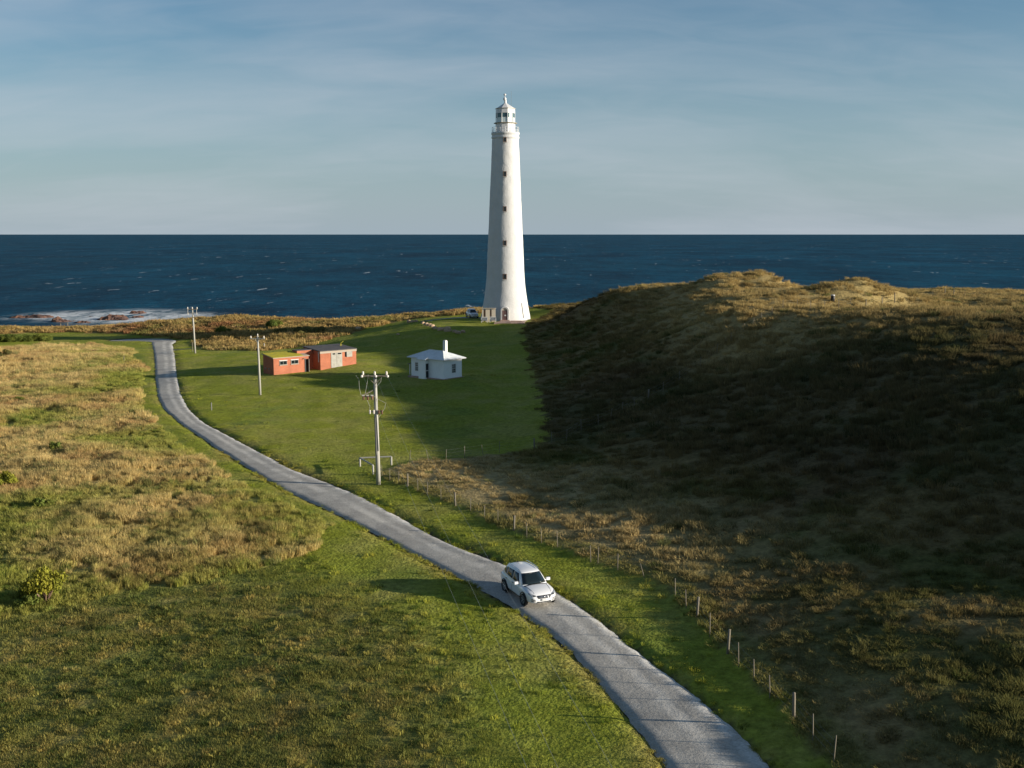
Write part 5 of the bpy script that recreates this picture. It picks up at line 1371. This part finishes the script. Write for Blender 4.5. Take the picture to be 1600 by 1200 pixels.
# ------------------------------------------------------------------ white car
def car_tree(label, name='parked_car'):
    t = thing(name, (0, 0, 0), 0, label, 'car')
    # lower body: cross-sections along x
    st = [  # x, half width, bottom z, bulge z, belt z, top z at centre
        (-2.23, .62, .52, .72, .92, .97), (-2.19, .78, .40, .72, .98, 1.02), (-2.05, .86, .31, .70, 1.03, 1.06), (-1.6, .905, .26, .70, 1.06, 1.09), (-1.0, .92, .24, .68, 1.05, 1.08), (-.2, .92, .23, .66, 1.01, 1.06), (.6, .92, .23, .65, .98, 1.05),
        (.95, .92, .23, .65, .97, 1.06), (1.3, .915, .24, .65, .95, 1.045), (1.7, .895, .26, .64, .90, .99), (1.98, .85, .28, .60, .82, .90), (2.14, .76, .30, .56, .74, .80), (2.22, .64, .34, .52, .66, .71), (2.245, .50, .40, .50, .60, .64)]
    vs, n = [], 12
    for x, w, zb, zm, ze, zt in st:
        half = [(0, zb), (w * .80, zb), (w * .96, zb + .06), (w, zm), (w * .985, (zm + ze) / 2 + .04), (w * .93, ze), (w * .60, ze + (zt - ze) * .75)]
        ring = half + [(0, zt)] + [(-y, z) for y, z in half[:0:-1]]
        vs += [(x, y, z) for y, z in ring]
    n = 14
    fs = [(i * n + k, i * n + (k + 1) % n, (i + 1) * n + (k + 1) % n, (i + 1) * n + k) for i in range(len(st) - 1) for k in range(n)]
    fs += [tuple(range(n)), tuple((len(st) - 1) * n + k for k in range(n))[::-1]]
    body = MB().add(vs, fs).build('body', M['car'], t, True)
    sd = body.modifiers.new('smooth', 'SUBSURF'); sd.levels = sd.render_levels = 2
    # cabin
    cs = [  # x at belt, x at roof, half width belt, half width roof, roof z
        (-2.12, -1.80, .70, .50, 1.52), (-1.95, -1.62, .80, .585, 1.595), (-1.3, -1.15, .855, .635, 1.645), (-.5, -.5, .865, .65, 1.665), (.25, .02, .86, .645, 1.645), (.75, .25, .84, .625, 1.60), (1.05, .38, .80, .60, 1.555)]
    vs = []
    for xb, xr, wb, wr, zr in cs:
        zb = .97
        half = [(xb, wb, zb), (xb * .62 + xr * .38, wb * .60 + wr * .40 + .012, zb + (zr - zb) * .45), (xr * .93 + xb * .07, wr, zr - .045), (xr, wr * .90, zr), (xr, wr * .45, zr + .028)]
        vs += [(x, y, z) for x, y, z in half] + [(xr, 0, zr + .035)] + [(x, -y, z) for x, y, z in half[::-1]]
    n = 11
    fs = [(i * n + k, i * n + k + 1, (i + 1) * n + k + 1, (i + 1) * n + k) for i in range(len(cs) - 1) for k in range(n - 1)]
    def end(i): return [(i * n + a, i * n + a + 1, i * n + n - 2 - a, i * n + n - 1 - a) for a in range(4)] + [(i * n + 4, i * n + 5, i * n + 6)]
    fs += end(0) + end(len(cs) - 1)
    cabin = MB().add(vs, fs).build('cabin', M['car'], t, True)
    sd = cabin.modifiers.new('smooth', 'SUBSURF'); sd.levels = sd.render_levels = 2
    dg = bpy.context.evaluated_depsgraph_get()
    def bvh(o):
        e = o.evaluated_get(dg); me = e.to_mesh(); b = BVHTree.FromPolygons([v.co.copy() for v in me.vertices], [tuple(p.vertices) for p in me.polygons]); e.to_mesh_clear(); return b
    tb, tc_ = bvh(body), bvh(cabin)
    def decal(name, poly, view, m, trees=(None,), lift=.012, parent=None, cuts=3):
        """a thin panel fitted to the bodywork; poly in (y,z) from the front or back, (x,z) from a side, (x,y) from above"""
        bm = bmesh.new()
        mk = {'front': lambda a, b: Vector((4, a, b)), 'back': lambda a, b: Vector((-4, a, b)), 'left': lambda a, b: Vector((a, 4, b)), 'right': lambda a, b: Vector((a, -4, b)), 'top': lambda a, b: Vector((a, b, 4))}[view]
        d = {'front': Vector((-1, 0, 0)), 'back': Vector((1, 0, 0)), 'left': Vector((0, -1, 0)), 'right': Vector((0, 1, 0)), 'top': Vector((0, 0, -1))}[view]
        f = bm.faces.new([bm.verts.new(mk(*p)) for p in poly])
        bmesh.ops.triangulate(bm, faces=bm.faces[:]); bmesh.ops.subdivide_edges(bm, edges=bm.edges[:], cuts=cuts, use_grid_fill=True)
        for v in bm.verts:
            best = None
            for tr in trees:
                h = tr.ray_cast(v.co, d, 8)
                if h[0] is not None and (best is None or h[3] < best[3]): best = h
            if best is None:
                for tr in trees:
                    h = tr.find_nearest(v.co + d * 3)
                    if best is None or h[3] < best[3]: best = h
                v.co = best[0] + best[1] * lift
            else: v.co = best[0] - d * lift
        me = bpy.data.meshes.new(name); bm.to_mesh(me); bm.free(); me.materials.append(m)
        me.polygons.foreach_set('use_smooth', [True] * len(me.polygons))
        o = bpy.data.objects.new(name, me); SC.collection.objects.link(o); o.parent = parent or t
        so = o.modifiers.new('thickness', 'SOLIDIFY'); so.thickness = .02; so.offset = 0
        return o
    both = (tb, tc_)
    # glass
    decal('windscreen', [(-.735, 1.035), (.735, 1.035), (.585, 1.545), (-.585, 1.545)], 'front', M['glass'], (tc_,))
    decal('rear_window', [(-.62, 1.16), (.62, 1.16), (.50, 1.50), (-.50, 1.50)], 'back', M['glass'], (tc_,))
    for s in ('left', 'right'):
        decal('side_window', [(.66, 1.04), (-.28, 1.075), (-.28, 1.545), (.20, 1.525)], s, M['glass'], (tc_,))
        decal('side_window', [(-.36, 1.08), (-1.22, 1.115), (-1.25, 1.50), (-.36, 1.55)], s, M['glass'], (tc_,))
        decal('side_window', [(-1.30, 1.12), (-1.78, 1.21), (-1.55, 1.44), (-1.31, 1.495)], s, M['glass'], (tc_,))
        sy = 1 if s == 'left' else -1
        # shut lines, handles, sill, arches
        for x in (.88, -.32, -1.28):
            decal('shut_line', [(x, .40), (x + .014, .40), (x + .014, 1.0), (x, 1.0)], s, M['black'], (tb,), .002, body, 1)
        decal('sill_trim', [(1.0, .25), (-1.0, .25), (-1.0, .34), (1.0, .33)], s, M['black'], (tb,), .012)
        for x in (-.12, -1.02):
            MB().box((x, sy * .925, .93), (.20, .035, .035)).build('door_handle', M['chrome'], t)
        MB().box((.60, sy * .90, 1.08), (.09, .16, .05)).box((.60, sy * 1.02, 1.12), (.13, .22, .15)).build('wing_mirror', M['car'], t)
        MB().box((.53, sy * 1.02, 1.12), (.01, .18, .11)).build('mirror_glass', M['glass'], t)
        MB().tube([(-1.45, sy * .57, 1.665), (-1.35, sy * .585, 1.705), (-.4, sy * .60, 1.715), (.05, sy * .60, 1.69), (.15, sy * .59, 1.66)], .018, 6).build('roof_rail', M['chrome'], t)
        for x in (1.34, -1.33):
            a = MB().lathe([(.30, 0), (.435, 0), (.43, .05), (.385, .06), (.38, -.10), (.30, -.10)], 32, (x, sy * .885, .36), 'y', cap=False)
            if sy < 0: a.v = [(p[0], 2 * sy * .885 - p[1], p[2]) for p in a.v]
            a.build('wheel_arch', M['black'], t, True)
            w = MB().lathe([(.20, -.11), (.30, -.11), (.345, -.08), (.355, 0), (.345, .08), (.30, .11), (.22, .115), (.20, .08)], 32, (x, sy * .82, .355), 'y').build('wheel', M['tyre'], t, True)
            rm = MB(); yo = sy * .935
            for k in range(5):
                q = k / 5 * 2 * math.pi + .3
                rm.box((x + .11 * math.cos(q), yo, .355 + .11 * math.sin(q)), (.20, .03, .055), 0, Matrix.Rotation(-q, 3, 'Y'))
            rm.lathe([(.205, -.012), (.235, -.012), (.235, .012), (.205, .012)], 28, (x, yo, .355), 'y', cap=False); rm.lathe([(.06, -.02), (.06, .02)], 14, (x, yo, .355), 'y')
            rm.build('rim', M['rim'], w)
    # nose
    decal('grille', [(-.40, .745), (.40, .745), (.44, .70), (.33, .575), (-.33, .575), (-.44, .70)], 'front', M['black'], (tb,))
    for z in (.60, .645, .69):
        decal('grille_bar', [(-.36, z), (.36, z), (.36, z + .018), (-.36, z + .018)], 'front', M['chrome'], (tb,), .024)
    decal('emblem', [(.075 * math.cos(a), .665 + .040 * math.sin(a)) for a in np.linspace(0, 2 * math.pi, 16, endpoint=False)], 'front', M['chrome'], (tb,), .034, None, 0)
    for s in (-1, 1):
        decal('headlight', [(s * .44, .70), (s * .50, .775), (s * .80, .86), (s * .84, .80), (s * .66, .70)], 'front', M['lamp'], (tb,))
        decal('headlight_shade', [(s * .50, .715), (s * .53, .755), (s * .66, .785), (s * .64, .72)], 'front', M['black'], (tb,), .020)
        decal('fog_light', [(s * .52, .50), (s * .76, .545), (s * .74, .58), (s * .54, .54)], 'front', M['black'], (tb,), .012)
        decal('fog_light', [(s * .52, .42), (s * .76, .455), (s * .76, .485), (s * .53, .455)], 'front', M['black'], (tb,), .012)
        decal('tail_light', [(s * .50, .93), (s * .80, .95), (s * .80, .84), (s * .52, .86)], 'back', M['rust'], (tb,))
        decal('bonnet_line', [(1.02, s * .66), (2.02, s * .52), (2.02, s * .535), (1.02, s * .678)], 'top', M['black'], (tb,), .002, body, 2)
    decal('lower_intake', [(-.44, .335), (.44, .335), (.40, .42), (.26, .39), (-.26, .39), (-.40, .42)], 'front', M['black'], (tb,))
    decal('number_plate', [(-.20, .455), (.20, .455), (.20, .555), (-.20, .555)], 'front', M['white'], (tb,), .03)
    decal('skid_plate', [(-.50, .285), (.50, .285), (.50, .318), (-.50, .318)], 'front', M['rail'], (tb,), .02)
    MB().prism([(-1.52, 1.655), (-1.40, 1.655), (-1.50, 1.735)], .03, 'y', -.015).build('aerial_fin', M['black'], t)
    decal('wiper_cowl', [(1.02, -.72), (1.10, -.70), (1.10, .70), (1.02, .72)], 'top', M['black'], both, .012, None, 2)
    return t
def place_cars():
    a, b = world_z(789.5, 924.5, .12)[:2], world_z(817.5, 945.5, .12)[:2]
    za = road_z(*a)
    a, b = world_z(789.5, 924.5, za)[:2], world_z(817.5, 945.5, za)[:2]
    f = (b - a) / np.hypot(*(b - a)); l = np.array([-f[1], f[0]])
    c = (a + b) / 2 + l * .88
    car = car_tree('white compact SUV driving towards the camera on the grey road', 'driving_car')
    car.location = (c[0], c[1], road_z(*c)); car.rotation_euler = (0, 0, math.atan2(f[1], f[0]))
    q = car.copy(); SC.collection.objects.link(q)
    for ch in list(car.children): copy_tree(ch, q)
    q.name = 'parked_car'; q['label'] = 'white four wheel drive parked on the lawn left of the lighthouse'; q['category'] = 'car'
    p = hit(738, 496)
    q.location = (p[0], p[1] - 1.0, gz1(p[0], p[1] - 1.0) + .03); q.rotation_euler = (0, 0, R(-72)); q.scale = (1.05, 1.02, 1.18)
place_cars()
build_grass()
